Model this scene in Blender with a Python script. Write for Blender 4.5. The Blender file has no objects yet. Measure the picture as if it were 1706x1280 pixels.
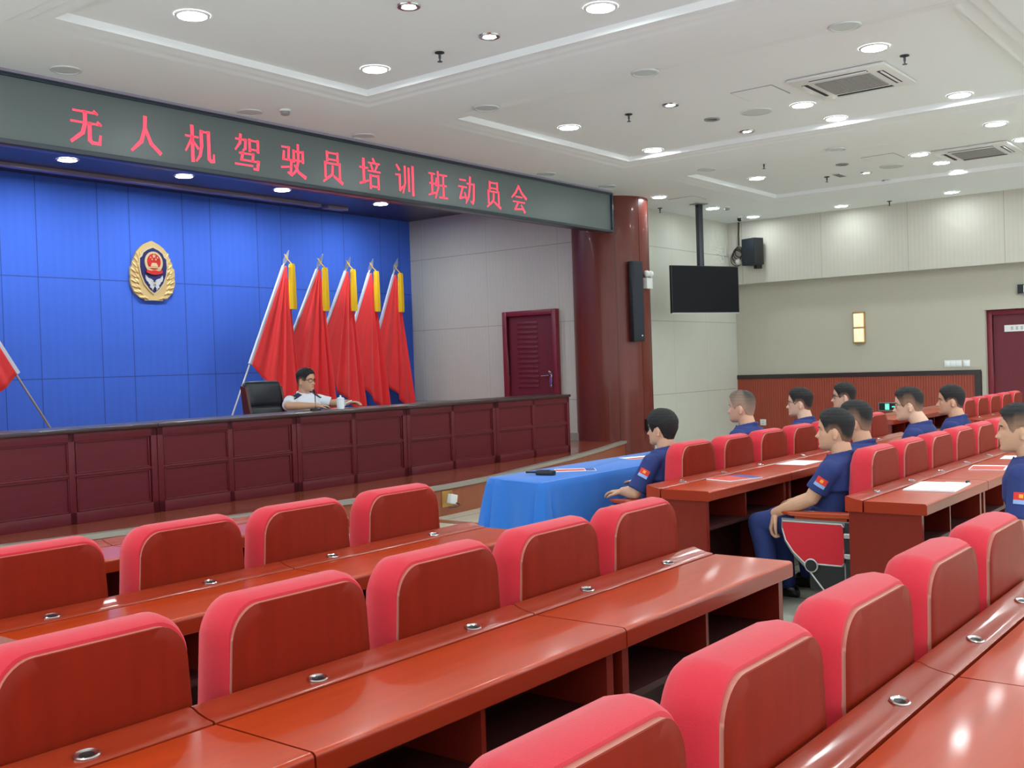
import bpy, bmesh, math, random
from mathutils import Vector, Matrix, Euler
random.seed(7)
SC = bpy.context.scene
COL = SC.collection
PI = math.pi
H = 1.527                                  # eye height of the photographer above the floor

# ------------------------------------------------------------------ camera
cam_data = bpy.data.cameras.new('camera')
cam_data.sensor_width = 36.0
cam_data.lens = 36.0 * 1770.0 / 1706.0
cam_data.clip_start = 0.05
cam_data.clip_end = 200
cam = bpy.data.objects.new('camera', cam_data)
COL.objects.link(cam)
_y, _p, _r = 0.906566, 0.0158824, 0.0328898
_fwd = Vector((math.sin(_y)*math.cos(_p), math.cos(_y)*math.cos(_p), -math.sin(_p)))
_rt = Vector((math.cos(_y), -math.sin(_y), 0))
_dn = _fwd.cross(_rt)
_r2 = math.cos(_r)*_rt + math.sin(_r)*_dn
_d2 = -math.sin(_r)*_rt + math.cos(_r)*_dn
cam.matrix_world = Matrix(((_r2.x, -_d2.x, -_fwd.x, 0), (_r2.y, -_d2.y, -_fwd.y, 0), (_r2.z, -_d2.z, -_fwd.z, H), (0, 0, 0, 1)))
SC.camera = cam

# ------------------------------------------------------------------ world, exposure
LAMP_E = 92.0          # radiance of the big ceiling downlights
STAGE_E = 225.0         # the stage downlights
WORLD_S = 1.4
world = bpy.data.worlds.new('world')
SC.world = world
world.use_nodes = True
_bg = world.node_tree.nodes['Background']
_bg.inputs[0].default_value = (0.90, 0.96, 1.0, 1)
_bg.inputs[1].default_value = WORLD_S
SC.view_settings.view_transform = 'Standard'
SC.view_settings.look = 'None'
SC.view_settings.exposure = 0.64
SC.view_settings.gamma = 1.0
SC.view_settings.use_curve_mapping = False
try:
    SC.cycles.use_denoising = True
    SC.cycles.max_bounces = 8
    SC.cycles.diffuse_bounces = 4
    SC.cycles.glossy_bounces = 4
    SC.cycles.sample_clamp_indirect = 6.0
    SC.cycles.caustics_reflective = False
    SC.cycles.caustics_refractive = False
except Exception:
    pass

# ------------------------------------------------------------------ materials
def lin(c):
    c = c/255.0
    return c/12.92 if c <= 0.04045 else ((c+0.055)/1.055)**2.4
def rgb(r, g, b):
    return (lin(r), lin(g), lin(b), 1.0)
M = {}
def mat(name, col, rough=0.5, metal=0.0, coat=0.0, emit=None, estr=0.0, vary=0.0, vscale=8.0, bump=0.0, bscale=60.0, stretch=None, spec=0.5, sheen=0.0, coat_rough=0.05):
    m = bpy.data.materials.new(name)
    m.use_nodes = True
    nt = m.node_tree
    b = nt.nodes['Principled BSDF']
    b.inputs['Base Color'].default_value = col
    b.inputs['Roughness'].default_value = rough
    b.inputs['Metallic'].default_value = metal
    b.inputs['Coat Weight'].default_value = coat
    b.inputs['Coat Roughness'].default_value = coat_rough
    b.inputs['Specular IOR Level'].default_value = spec
    if sheen:
        b.inputs['Sheen Weight'].default_value = sheen
        b.inputs['Sheen Roughness'].default_value = 0.5
    if emit:
        b.inputs['Emission Color'].default_value = emit
        b.inputs['Emission Strength'].default_value = estr
    if vary or bump:
        tc = nt.nodes.new('ShaderNodeTexCoord')
        mp = nt.nodes.new('ShaderNodeMapping')
        nt.links.new(tc.outputs['Object'], mp.inputs['Vector'])
        if stretch:
            mp.inputs['Scale'].default_value = stretch
    if vary:
        n = nt.nodes.new('ShaderNodeTexNoise')
        n.inputs['Scale'].default_value = vscale
        n.inputs['Detail'].default_value = 5
        nt.links.new(mp.outputs[0], n.inputs['Vector'])
        mx = nt.nodes.new('ShaderNodeMixRGB')
        mx.inputs[1].default_value = tuple(v*(1-vary) for v in col[:3]) + (1,)
        mx.inputs[2].default_value = tuple(min(1, v*(1+vary)) for v in col[:3]) + (1,)
        nt.links.new(n.outputs['Fac'], mx.inputs[0])
        nt.links.new(mx.outputs[0], b.inputs['Base Color'])
    if bump:
        n2 = nt.nodes.new('ShaderNodeTexNoise')
        n2.inputs['Scale'].default_value = bscale
        nt.links.new(mp.outputs[0], n2.inputs['Vector'])
        bp = nt.nodes.new('ShaderNodeBump')
        bp.inputs['Strength'].default_value = bump
        bp.inputs['Distance'].default_value = 0.01
        nt.links.new(n2.outputs['Fac'], bp.inputs['Height'])
        nt.links.new(bp.outputs[0], b.inputs['Normal'])
    M[name] = m
    return m

def ribbed(name, col, axis, freq, depth, rough=0.7, dark=0.12, seams=(), coat=0.0):
    """Wall covering with fine vertical ribs along one axis; seams = list of (axis, period, offset, width)."""
    m = mat(name, col, rough=rough, coat=coat)
    nt = m.node_tree
    b = nt.nodes['Principled BSDF']
    tc = nt.nodes.new('ShaderNodeTexCoord')
    sep = nt.nodes.new('ShaderNodeSeparateXYZ')
    nt.links.new(tc.outputs['Object'], sep.inputs[0])
    def math_(op, a, bb=None):
        n = nt.nodes.new('ShaderNodeMath'); n.operation = op
        for i, v in enumerate((a, bb)):
            if v is None: continue
            if isinstance(v, (int, float)): n.inputs[i].default_value = v
            else: nt.links.new(v, n.inputs[i])
        return n.outputs[0]
    s = math_('SINE', math_('MULTIPLY', sep.outputs[axis], 2*PI*freq))
    hgt = s
    noise = nt.nodes.new('ShaderNodeTexNoise')
    noise.inputs['Scale'].default_value = 3.0
    nt.links.new(tc.outputs['Object'], noise.inputs['Vector'])
    fac = math_('ADD', math_('MULTIPLY', s, 0.25), noise.outputs['Fac'])
    mx = nt.nodes.new('ShaderNodeMixRGB')
    mx.inputs[1].default_value = tuple(v*(1-dark) for v in col[:3]) + (1,)
    mx.inputs[2].default_value = tuple(min(1, v*(1+dark)) for v in col[:3]) + (1,)
    nt.links.new(fac, mx.inputs[0])
    colour = mx.outputs[0]
    for (ax, per, off, wid, dk) in seams:
        f = math_('FRACT', math_('DIVIDE', math_('SUBTRACT', sep.outputs[ax], off), per))
        e = math_('LESS_THAN', math_('ABSOLUTE', math_('SUBTRACT', f, 0.5)), wid/per/2)
        m2 = nt.nodes.new('ShaderNodeMixRGB')
        m2.inputs[2].default_value = tuple(v*dk for v in col[:3]) + (1,)
        nt.links.new(colour, m2.inputs[1])
        nt.links.new(e, m2.inputs[0])
        colour = m2.outputs[0]
        hgt = math_('SUBTRACT', hgt, math_('MULTIPLY', e, 4.0))
    nt.links.new(colour, b.inputs['Base Color'])
    bp = nt.nodes.new('ShaderNodeBump')
    bp.inputs['Strength'].default_value = depth
    bp.inputs['Distance'].default_value = 0.004
    nt.links.new(hgt, bp.inputs['Height'])
    nt.links.new(bp.outputs[0], b.inputs['Normal'])
    return m

def tiled(name, c1, c2, grout, sx, sy, rough=0.25, offset=0.0, mortar=0.01, rot=0.0, coat=0.0):
    m = mat(name, c1, rough=rough, coat=coat)
    nt = m.node_tree
    b = nt.nodes['Principled BSDF']
    tc = nt.nodes.new('ShaderNodeTexCoord')
    mp = nt.nodes.new('ShaderNodeMapping')
    mp.inputs['Rotation'].default_value = (0, 0, rot)
    nt.links.new(tc.outputs['Object'], mp.inputs['Vector'])
    br = nt.nodes.new('ShaderNodeTexBrick')
    br.offset = offset
    br.inputs['Color1'].default_value = c1
    br.inputs['Color2'].default_value = c2
    br.inputs['Mortar'].default_value = grout
    br.inputs['Scale'].default_value = 1.0
    br.inputs['Mortar Size'].default_value = mortar
    br.inputs['Brick Width'].default_value = sx
    br.inputs['Row Height'].default_value = sy
    nt.links.new(mp.outputs[0], br.inputs['Vector'])
    nt.links.new(br.outputs['Color'], b.inputs['Base Color'])
    return m

mat('ceiling_paint', rgb(238, 241, 244), rough=0.9, spec=0.15)
mat('white_plastic', rgb(225, 225, 225), rough=0.4)
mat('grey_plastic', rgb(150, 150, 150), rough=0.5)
mat('dull_lamp', rgb(206, 212, 214), rough=0.5)
mat('lamp_glow', (1, 1, 1, 1), emit=(0.90, 1.0, 1.0, 1), estr=LAMP_E)
mat('border_lamp_glow', (1, 1, 1, 1), emit=(0.90, 1.0, 1.0, 1), estr=LAMP_E*0.5)
mat('stage_lamp_glow', (1, 1, 1, 1), emit=(0.90, 1.0, 1.0, 1), estr=STAGE_E)
mat('small_lamp_glow', (1, 1, 1, 1), emit=(0.97, 1.0, 0.98, 1), estr=60)
mat('black_plastic', rgb(22, 24, 28), rough=0.45)
mat('speaker_mesh', rgb(24, 34, 48), rough=0.6, bump=0.4, bscale=300)
mat('screen_black', rgb(10, 11, 18), rough=0.3, spec=0.15)
mat('chrome', rgb(215, 215, 218), rough=0.18, metal=1.0)
mat('silver_trim', rgb(190, 190, 190), rough=0.3, metal=0.7)
mat('grey_metal', rgb(70, 74, 82), rough=0.4, metal=0.6)
mat('grey_cast', rgb(135, 138, 140), rough=0.45, metal=0.3)
mat('blue_felt', rgb(62, 104, 212), rough=0.9)
ribbed('beige_wall_y', rgb(192, 188, 182), 1, 14, 0.12, dark=0.03, seams=((2, 1.27, 0.335, 0.012, 0.62), (1, 1.5, 0.3, 0.008, 0.8)))
ribbed('beige_wall_x', rgb(198, 198, 188), 0, 14, 0.12, dark=0.03, seams=((2, 1.27, 0.335, 0.012, 0.62), (0, 1.2, 0.3, 0.008, 0.8)))
ribbed('beige_upper', rgb(198, 194, 184), 1, 14, 0.15, dark=0.03, seams=((1, 1.55, 0.45, 0.012, 0.7),))
mat('beige_paper', rgb(186, 181, 168), rough=0.85, vary=0.03, vscale=2)
ribbed('blue_wall', rgb(62, 104, 214), 0, 8, 0.1, rough=0.9, dark=0.03, seams=((0, 1.35, 7.99-0.675, 0.012, 0.5), (0, 1.35, 8.47-0.675, 0.012, 0.5), (2, 1.33, H+0.0445-0.665, 0.012, 0.45)))
ribbed('wainscot_wood', rgb(152, 64, 46), 1, 22, 0.35, rough=0.4, dark=0.06)
mat('dark_trim', rgb(52, 42, 42), rough=0.3)
mat('pillar_wood', rgb(106, 46, 38), rough=0.34, spec=0.3, coat=0.15, vary=0.22, vscale=3.0, stretch=(5, 5, 0.35))
mat('stage_soffit', rgb(58, 46, 66), rough=0.35, vary=0.1)
mat('desk_maroon', rgb(92, 24, 34), rough=0.45, spec=0.25, vary=0.18, vscale=4.0, stretch=(1.2, 6, 9), coat=0.05)
mat('desk_maroon_dark', rgb(52, 22, 24), rough=0.35)
mat('door_maroon', rgb(122, 28, 46), rough=0.4, vary=0.1, vscale=3, stretch=(6, 6, 1))
mat('door_dark', rgb(104, 27, 42), rough=0.45, vary=0.1, vscale=3, stretch=(6, 6, 1))
mat('fabric_red', rgb(202, 42, 58), rough=0.9, sheen=0.16, vary=0.05, vscale=30, bump=0.15, bscale=350)
mat('fabric_red_plain', rgb(205, 38, 52), rough=0.9)
mat('shell_wood', rgb(128, 32, 14), rough=0.45, spec=0.12, coat=0.02, vary=0.22, vscale=3.0, stretch=(7, 2, 1.2), coat_rough=0.2)
mat('shell_rim', rgb(186, 118, 104), rough=0.4)
mat('table_wood', rgb(176, 56, 14), rough=0.32, spec=0.25, coat=0.22, vary=0.22, vscale=3.0, stretch=(0.9, 12, 12), coat_rough=0.085)
mat('table_edge_shaded', rgb(142, 44, 20), rough=0.28, spec=0.3, coat=0.3)  # darker copy of the desk wood; shade on the edges put into the colour
mat('ledge_wood', rgb(150, 48, 24), rough=0.3, spec=0.3, coat=0.3, vary=0.12, vscale=2.5, stretch=(1.2, 10, 10), coat_rough=0.1)
mat('table_wood_dark', rgb(116, 34, 22), rough=0.3, spec=0.3, coat=0.12, vary=0.14, vscale=2.5, stretch=(1.2, 10, 10), coat_rough=0.08)
mat('inner_wood_shaded', rgb(60, 24, 24), rough=0.5)  # wood colour darkened to paint in the shade under the desks
mat('arm_wood', rgb(176, 66, 28), rough=0.25, coat=0.5)
mat('nosing', rgb(152, 145, 135), rough=0.35)
mat('gold', rgb(228, 196, 138), rough=0.35, metal=0.45)
mat('gold_pale', rgb(226, 205, 160), rough=0.35, metal=0.45)
mat('navy', rgb(28, 28, 92), rough=0.4)
mat('emblem_red', rgb(190, 34, 36), rough=0.4)
mat('silver_pale', rgb(206, 206, 212), rough=0.35, metal=0.3)
mat('flag_red', rgb(238, 48, 52), rough=0.75, sheen=0.2)
mat('flag_white', rgb(216, 220, 236), rough=0.7)
mat('tassel_yellow', rgb(240, 190, 20), rough=0.8)
mat('leather_black', rgb(34, 38, 48), rough=0.38)
mat('chair_wood', rgb(84, 30, 26), rough=0.35)
mat('cloth_blue', rgb(28, 108, 200), rough=0.8, sheen=0.15)
mat('paper_white', rgb(242, 244, 246), rough=0.8)
mat('paper_red', rgb(206, 74, 60), rough=0.6)
mat('paper_blue', rgb(64, 78, 150), rough=0.6)
mat('led_panel', rgb(96, 108, 108), rough=0.33, spec=0.5)
mat('led_frame', rgb(38, 50, 62), rough=0.3)
mat('led_red', (0.9, 0.05, 0.1, 1), rough=0.5, emit=(1.0, 0.07, 0.12, 1), estr=0.62)
mat('purple_trim', rgb(150, 140, 160), rough=0.35)
mat('green_glow', (0.05, 0.6, 0.3, 1), emit=(0.08, 0.9, 0.45, 1), estr=1.0)
mat('sconce_glow', rgb(236, 220, 180), rough=0.4, emit=(1.0, 0.86, 0.6, 1), estr=0.35)
mat('brass', rgb(196, 152, 84), rough=0.3, metal=0.7)
mat('porcelain', rgb(238, 242, 246), rough=0.15, coat=0.5)
mat('cable', rgb(60, 46, 40), rough=0.6)
mat('acrylic', rgb(200, 196, 190), rough=0.2)
tiled('floor_tile', rgb(206, 208, 192), rgb(198, 201, 184), rgb(150, 150, 138), 0.8, 0.8, rough=0.18)
tiled('stage_wood', rgb(158, 82, 56), rgb(142, 70, 48), rgb(96, 48, 36), 0.9, 0.09, rough=0.24, offset=0.5, mortar=0.003, coat=0.5)
mat('riser_wood', rgb(150, 82, 56), rough=0.35, vary=0.2, vscale=3, stretch=(6, 6, 0.6))

# ------------------------------------------------------------------ mesh builder
class MB:
    def __init__(s):
        s.v = []; s.f = []; s.m = []; s.sm = []
    def add(s, vs, fs, mi=0, smooth=False, xf=None):
        o = len(s.v)
        for p in vs:
            p = Vector(p)
            s.v.append(tuple(xf @ p) if xf is not None else tuple(p))
        for f in fs:
            s.f.append(tuple(i+o for i in f)); s.m.append(mi); s.sm.append(smooth)
        return s
    def box(s, x0, x1, y0, y1, z0, z1, mi=0, bev=0.0, xf=None, seg=2):
        if bev <= 0:
            vs = [(x, y, z) for z in (z0, z1) for y in (y0, y1) for x in (x0, x1)]
            fs = [(0, 2, 3, 1), (4, 5, 7, 6), (0, 1, 5, 4), (2, 6, 7, 3), (0, 4, 6, 2), (1, 3, 7, 5)]
            return s.add(vs, fs, mi, False, xf)
        bm = bmesh.new()
        bmesh.ops.create_cube(bm, size=1.0)
        for v in bm.verts:
            v.co = Vector(((x0+x1)/2 + v.co.x*(x1-x0), (y0+y1)/2 + v.co.y*(y1-y0), (z0+z1)/2 + v.co.z*(z1-z0)))
        bmesh.ops.bevel(bm, geom=bm.edges[:], offset=bev, segments=seg, affect='EDGES', profile=0.5)
        bm.verts.index_update()
        vs = [v.co.copy() for v in bm.verts]
        fs = [tuple(v.index for v in f.verts) for f in bm.faces]
        bm.free()
        return s.add(vs, fs, mi, True, xf)
    def loft(s, rings, mi=0, smooth=True, cap=True, closed=True, xf=None):
        n = len(rings[0]); vs = [p for r in rings for p in r]; fs = []
        for i in range(len(rings)-1):
            for j in range(n if closed else n-1):
                k = (j+1) % n
                fs.append((i*n+j, i*n+k, (i+1)*n+k, (i+1)*n+j))
        s.add(vs, fs, mi, smooth, xf)
        if cap:
            s.add(rings[0], [tuple(reversed(range(n)))], mi, False, xf)
            s.add(rings[-1], [tuple(range(n))], mi, False, xf)
        return s
    def tube(s, pts, r, n=8, mi=0, cap=True, xf=None):
        pts = [Vector(p) for p in pts]
        rr = r if isinstance(r, (list, tuple)) else [r]*len(pts)
        rings = []
        up = Vector((0, 0, 1))
        for i, p in enumerate(pts):
            d = (pts[min(i+1, len(pts)-1)] - pts[max(i-1, 0)]).normalized()
            a = d.cross(up)
            if a.length < 1e-3: a = d.cross(Vector((0, 1, 0)))
            a.normalize(); b = a.cross(d)
            rings.append([p + rr[i]*(math.cos(2*PI*k/n)*a + math.sin(2*PI*k/n)*b) for k in range(n)])
        return s.loft(rings, mi, True, cap, True, xf)
    def lathe(s, prof, n=24, mi=0, xf=None, cap=True):
        rings = [[(r*math.cos(2*PI*k/n), r*math.sin(2*PI*k/n), z) for k in range(n)] for r, z in prof]
        return s.loft(rings, mi, True, cap, True, xf)
    def prism(s, poly, z0, z1, mi=0, xf=None, smooth=False, side_mi=None):
        n = len(poly)
        a = [(x, y, z0) for x, y in poly]; b = [(x, y, z1) for x, y in poly]
        s.add(a+b, [(j, (j+1) % n, n+(j+1) % n, n+j) for j in range(n)], mi if side_mi is None else side_mi, smooth, xf)
        s.add(a, [tuple(reversed(range(n)))], mi, False, xf)
        s.add(b, [tuple(range(n))], mi, False, xf)
        return s
    def ball(s, c, r, nu=16, nv=10, mi=0, xf=None):
        r = r if isinstance(r, (tuple, list)) else (r, r, r)
        rings = []
        for i in range(1, nv):
            t = PI*i/nv
            rings.append([(c[0]+r[0]*math.sin(t)*math.cos(2*PI*k/nu), c[1]+r[1]*math.sin(t)*math.sin(2*PI*k/nu), c[2]-r[2]*math.cos(t)) for k in range(nu)])
        s.loft(rings, mi, True, False, True, xf)
        n = nu
        s.add(rings[0]+[(c[0], c[1], c[2]-r[2])], [((k+1) % n, k, n) for k in range(n)], mi, True, xf)
        s.add(rings[-1]+[(c[0], c[1], c[2]+r[2])], [(k, (k+1) % n, n) for k in range(n)], mi, True, xf)
        return s
    def mesh(s, name, mats):
        me = bpy.data.meshes.new(name)
        me.from_pydata(s.v, [], s.f)
        for m_ in mats: me.materials.append(M[m_] if isinstance(m_, str) else m_)
        me.polygons.foreach_set('material_index', s.m)
        me.polygons.foreach_set('use_smooth', s.sm)
        bm = bmesh.new(); bm.from_mesh(me)
        bmesh.ops.remove_doubles(bm, verts=bm.verts[:], dist=1e-6)
        bmesh.ops.recalc_face_normals(bm, faces=bm.faces[:])
        bm.to_mesh(me); bm.free()
        try: me.set_sharp_from_angle(angle=math.radians(42))
        except Exception: pass
        return me
    def build(s, name, mats, parent=None, loc=None):
        if isinstance(mats, str): mats = [mats]
        o = bpy.data.objects.new(name, s.mesh(name, mats))
        COL.objects.link(o)
        if parent is not None: o.parent = parent
        if loc is not None: o.location = loc
        return o

def tag(o, label, cat, group=None, kind=None):
    o['label'] = label
    o['category'] = cat
    if group: o['group'] = group
    if kind: o['kind'] = kind
    return o
def thing(name, label, cat, loc=(0, 0, 0), rz=0.0, group=None):
    o = bpy.data.objects.new(name, None)
    o.empty_display_size = 0.1
    COL.objects.link(o)
    o.location = loc
    o.rotation_euler = (0, 0, rz)
    return tag(o, label, cat, group)
def struct(name, mb, mats, label=None):
    o = mb.build(name, mats)
    o['kind'] = 'structure'
    if label: o['label'] = label
    return o
KIDS = {}
def copy_tree(o, parent=None):
    c = o.copy()
    COL.objects.link(c)
    c.parent = parent
    for ch in o.children:
        copy_tree(ch, c)
    return c
ORD = ['first', 'second', 'third', 'fourth', 'fifth', 'sixth', 'seventh', 'eighth', 'ninth', 'tenth']
def rrect(w, z0, z1, rt, rb, n=7):
    """Rounded rectangle outline in (x, z), counter clockwise."""
    out = []
    for cx, cz, r, a0 in ((w/2-rt, z1-rt, rt, 0), (-w/2+rt, z1-rt, rt, PI/2), (-w/2+rb, z0+rb, rb, PI), (w/2-rb, z0+rb, rb, 3*PI/2)):
        for k in range(n):
            a = a0 + PI/2*k/(n-1)
            out.append((cx+r*math.cos(a), cz+r*math.sin(a)))
    return out

# ================================================================== the setting
ZC = H + 2.62                    # ceiling
struct('floor', MB().box(-3, 20.5, -6.5, 14, -0.12, 0.0), 'floor_tile')
fs = MB()
fs.box(7.86, 8.0, 5.2, 7.3, 0.0005, 0.004); fs.box(8.0, 9.6, 6.62, 6.74, 0.0005, 0.004)
struct('trim_1', fs, 'riser_wood', 'brown inlaid border strip in the floor before the stage')

# --- ceiling with stepped coffers
COF = [(3.87, 7.53), (8.34, 12.28), (13.32, 16.88)]
COFY = [(-4.3, 0.9), (2.04, 7.60)]
STEP = [(0.0, 0.014), (0.11, 0.014), (0.255, 0.055)]
cb = MB()
xs = sorted({-3.0, 13.7, 19.2} | {a for c in COF for a in c}); ys = sorted({-6.5, 8.82, 9.4} | {a for c in COFY for a in c})
for i in range(len(xs)-1):
    for j in range(len(ys)-1):
        xm, ym = (xs[i]+xs[i+1])/2, (ys[j]+ys[j+1])/2
        if any(c[0] < xm < c[1] for c in COF) and any(c[0] < ym < c[1] for c in COFY): continue
        if xm < 13.7 and ym > 8.82: continue
        cb.add([(xs[i], ys[j], ZC), (xs[i+1], ys[j], ZC), (xs[i+1], ys[j+1], ZC), (xs[i], ys[j+1], ZC)], [(0, 3, 2, 1)])
for cx in COF:
    for cy in COFY:
        z = ZC; ring0 = None
        for ins, up in STEP:
            a = (cx[0]+ins, cx[1]-ins, cy[0]+ins, cy[1]-ins)
            def rect(a, z): return [(a[0], a[2], z), (a[1], a[2], z), (a[1], a[3], z), (a[0], a[3], z)]
            if ring0 is not None:
                cb.add(rect(ring0, z)+rect(a, z), [(k, (k+1) % 4, 4+(k+1) % 4, 4+k) for k in range(4)])
            b_ = rect(a, z); t_ = rect((a[0]+0.025, a[1]-0.025, a[2]+0.025, a[3]-0.025), z+up)
            cb.add(b_+t_, [(k, (k+1) % 4, 4+(k+1) % 4, 4+k) for k in range(4)])
            ring0 = (a[0]+0.025, a[1]-0.025, a[2]+0.025, a[3]-0.025); z += up
        cb.add(rect(ring0, z), [(0, 3, 2, 1)])
ZCOF = ZC + sum(u for _, u in STEP)
cb.box(-3.1, 19.4, -6.6, 9.4, ZCOF+0.02, ZCOF+0.1)
struct('ceiling', cb, 'ceiling_paint')

gp = MB(); gp.box(8.63, 8.69, 2.33, 6.75, ZCOF-0.004, ZCOF+0.001)  # strip added to imitate the dark band along this coffer edge
struct('dark_band_strip', gp, 'grey_plastic', 'narrow grey strip imitating a dark band on the left edge of the middle ceiling coffer')
# --- stage platform with bowed front
ST = H - 1.214
EDGE = [(1.5, 8.35), (3.2, 8.05), (4.57, 7.79), (5.87, 7.57), (7.2, 7.42), (8.25, 7.39), (9.2, 7.50), (10.15, 7.73), (11.4, 8.02), (12.7, 8.38), (13.6, 8.68), (14.2, 8.87)]
def smooth_edge(pts, n=6):
    out = []
    for i in range(len(pts)-1):
        p0 = Vector(pts[max(i-1, 0)]); p1 = Vector(pts[i]); p2 = Vector(pts[i+1]); p3 = Vector(pts[min(i+2, len(pts)-1)])
        for k in range(n):
            t = k/n
            out.append(tuple(0.5*((2*p1)+(-p0+p2)*t+(2*p0-5*p1+4*p2-p3)*t*t+(-p0+3*p1-3*p2+p3)*t**3)))
    out.append(pts[-1]); return out
ED = smooth_edge(EDGE)
sb = MB()
n = len(ED)
top = [(x, y, ST) for x, y in ED]; back = [(x, 13.33, ST) for x, y in ED]
sb.add(top+back, [(i, i+1, n+i+1, n+i) for i in range(n-1)], 0)
bot = [(x, y+0.015, 0.0) for x, y in ED]; up = [(x, y+0.015, ST-0.005) for x, y in ED]
sb.add(bot+up, [(i, i+1, n+i+1, n+i) for i in range(n-1)], 1, True)
sb.add([(14.2, 8.885, 0), (14.2, 13.33, 0), (14.2, 13.33, ST), (14.2, 8.885, ST)], [(0, 1, 2, 3)], 1)
stage = struct('floor_stage', sb, ['stage_wood', 'riser_wood'], 'low wooden stage with a bowed front edge')
nb = MB()
for i in range(n-1):
    a, b = ED[i], ED[i+1]
    da = (Vector(ED[min(i+1, n-1)])-Vector(ED[max(i-1, 0)])).normalized(); db = (Vector(ED[min(i+2, n-1)])-Vector(ED[i])).normalized()
    na = Vector((-da.y, da.x)); nbv = Vector((-db.y, db.x))
    def quad(p, nn): return [(p[0]-nn.x*0.012, p[1]-nn.y*0.012, ST-0.035), (p[0]-nn.x*0.012, p[1]-nn.y*0.012, ST+0.006), (p[0]+nn.x*0.075, p[1]+nn.y*0.075, ST+0.006), (p[0]+nn.x*0.075, p[1]+nn.y*0.075, ST-0.001)]
    nb.add(quad(a, na)+quad(b, nbv), [(0, 1, 5, 4), (1, 2, 6, 5), (2, 3, 7, 6), (0, 4, 7, 3)])
nb.box(14.19, 14.23, 8.86, 9.0, 0, ST+0.006); 
nos = nb.build('nosing', ['nosing'], stage)

# --- stage walls and soffit
wb = MB().box(2.3, 14.2, 13.33, 13.45, ST-0.3, H+2.72)
struct('wall_stage_back', wb, 'blue_wall', 'blue fabric panelled wall behind the stage')
struct('wall_stage_right', MB().box(14.15, 14.3, 9.3, 13.4, ST-0.3, H+2.72), 'beige_wall_y', 'beige ribbed wall at the right of the stage')
struct('wall_stage_left', MB().box(2.2, 2.35, 9.0, 13.4, ST-0.3, H+2.72), 'beige_wall_y')
struct('ceiling_stage', MB().box(2.2, 14.3, 9.02, 13.45, H+2.70, H+2.8), 'stage_soffit', 'dark glossy soffit above the stage')
rb = MB()
rb.box(2.35, 11.55, 12.78, 12.9, H+2.655, H+2.7); rb.box(11.72, 12.15, 12.8, 12.95, H+2.655, H+2.7)
struct('trim_2', rb, 'purple_trim', 'pale rail along the stage soffit near the blue wall')
bb = MB()
bb.box(14.1, 14.148, 9.7, 10.0, ST, ST+0.12); bb.box(14.12, 14.148, 11.17, 13.3, ST, ST+0.12)
struct('baseboard_stage_right', bb, 'nosing')

# --- front right wall, right wall
struct('wall_front_right', MB().box(14.6, 19.4, 9.26, 9.4, 0, ZC+0.02), 'beige_wall_x', 'pale ribbed wall behind the hanging television')
XR = 18.94
rw = MB()
rw.box(XR, XR+0.3, 4.78, 9.3, 1.2, ZC)               # lower part, left of the door
rw.box(XR, XR+0.3, -6.5, 3.0, 0, ZC)
rw.box(XR, XR+0.3, 3.0, 4.78, H+0.70, ZC)
struct('wall_right', rw, 'beige_paper', 'beige papered wall right of the hall')
ub = MB().box(18.70, XR-0.001, -6.5, 9.258, H+1.435, ZC+0.01)
struct('wall_right_upper', ub, 'beige_upper', 'projecting ribbed upper band of the right wall')
wn = MB(); wn.box(XR-0.012, XR+0.3, 4.9, 9.3, 0.0, 1.2)
struct('wall_right_wainscot', wn, 'wainscot_wood', 'ribbed reddish wood wainscot on the right wall')
dt = MB(); dt.box(XR-0.03, XR+0.3, 4.80, 9.26, H-0.38, H-0.30); dt.box(XR-0.03, XR+0.3, 4.80, 4.9, 0, H-0.38)
struct('trim_3', dt, 'dark_trim', 'dark cap rail above the wood wainscot')
# --- half-round wooden column
pil = struct('wall_pillar', MB().lathe([(0.625, 0.0), (0.625, 0.02), (0.625, ZC+0.01)], n=96, xf=Matrix.Translation((14.58, 9.31, 0))), 'pillar_wood', 'round column clad in dark reddish wood')
pj = MB()
for a in (-2.45, -1.75, -1.22):
    pj.box(-0.004, 0.004, -0.003, 0.0012, ST, ZC, xf=Matrix.Translation((14.58+0.625*math.cos(a), 9.31+0.625*math.sin(a), 0)) @ Matrix.Rotation(a+PI/2, 4, 'Z'))
pj.build('seam', ['desk_maroon_dark'], pil)

# --- header beam carrying the led display
hb = MB(); hb.box(2.2, 13.66, 8.83, 9.04, H+2.03, H+2.8)
struct('wall_stage_header', hb, 'stage_soffit', 'dark beam across the stage opening')
tb = MB(); tb.box(2.2, 13.72, 8.70, 8.83, H+2.575, ZC+0.002, bev=0.006)
struct('trim_4', tb, 'purple_trim', 'mauve strip between ceiling and led display')

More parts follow.
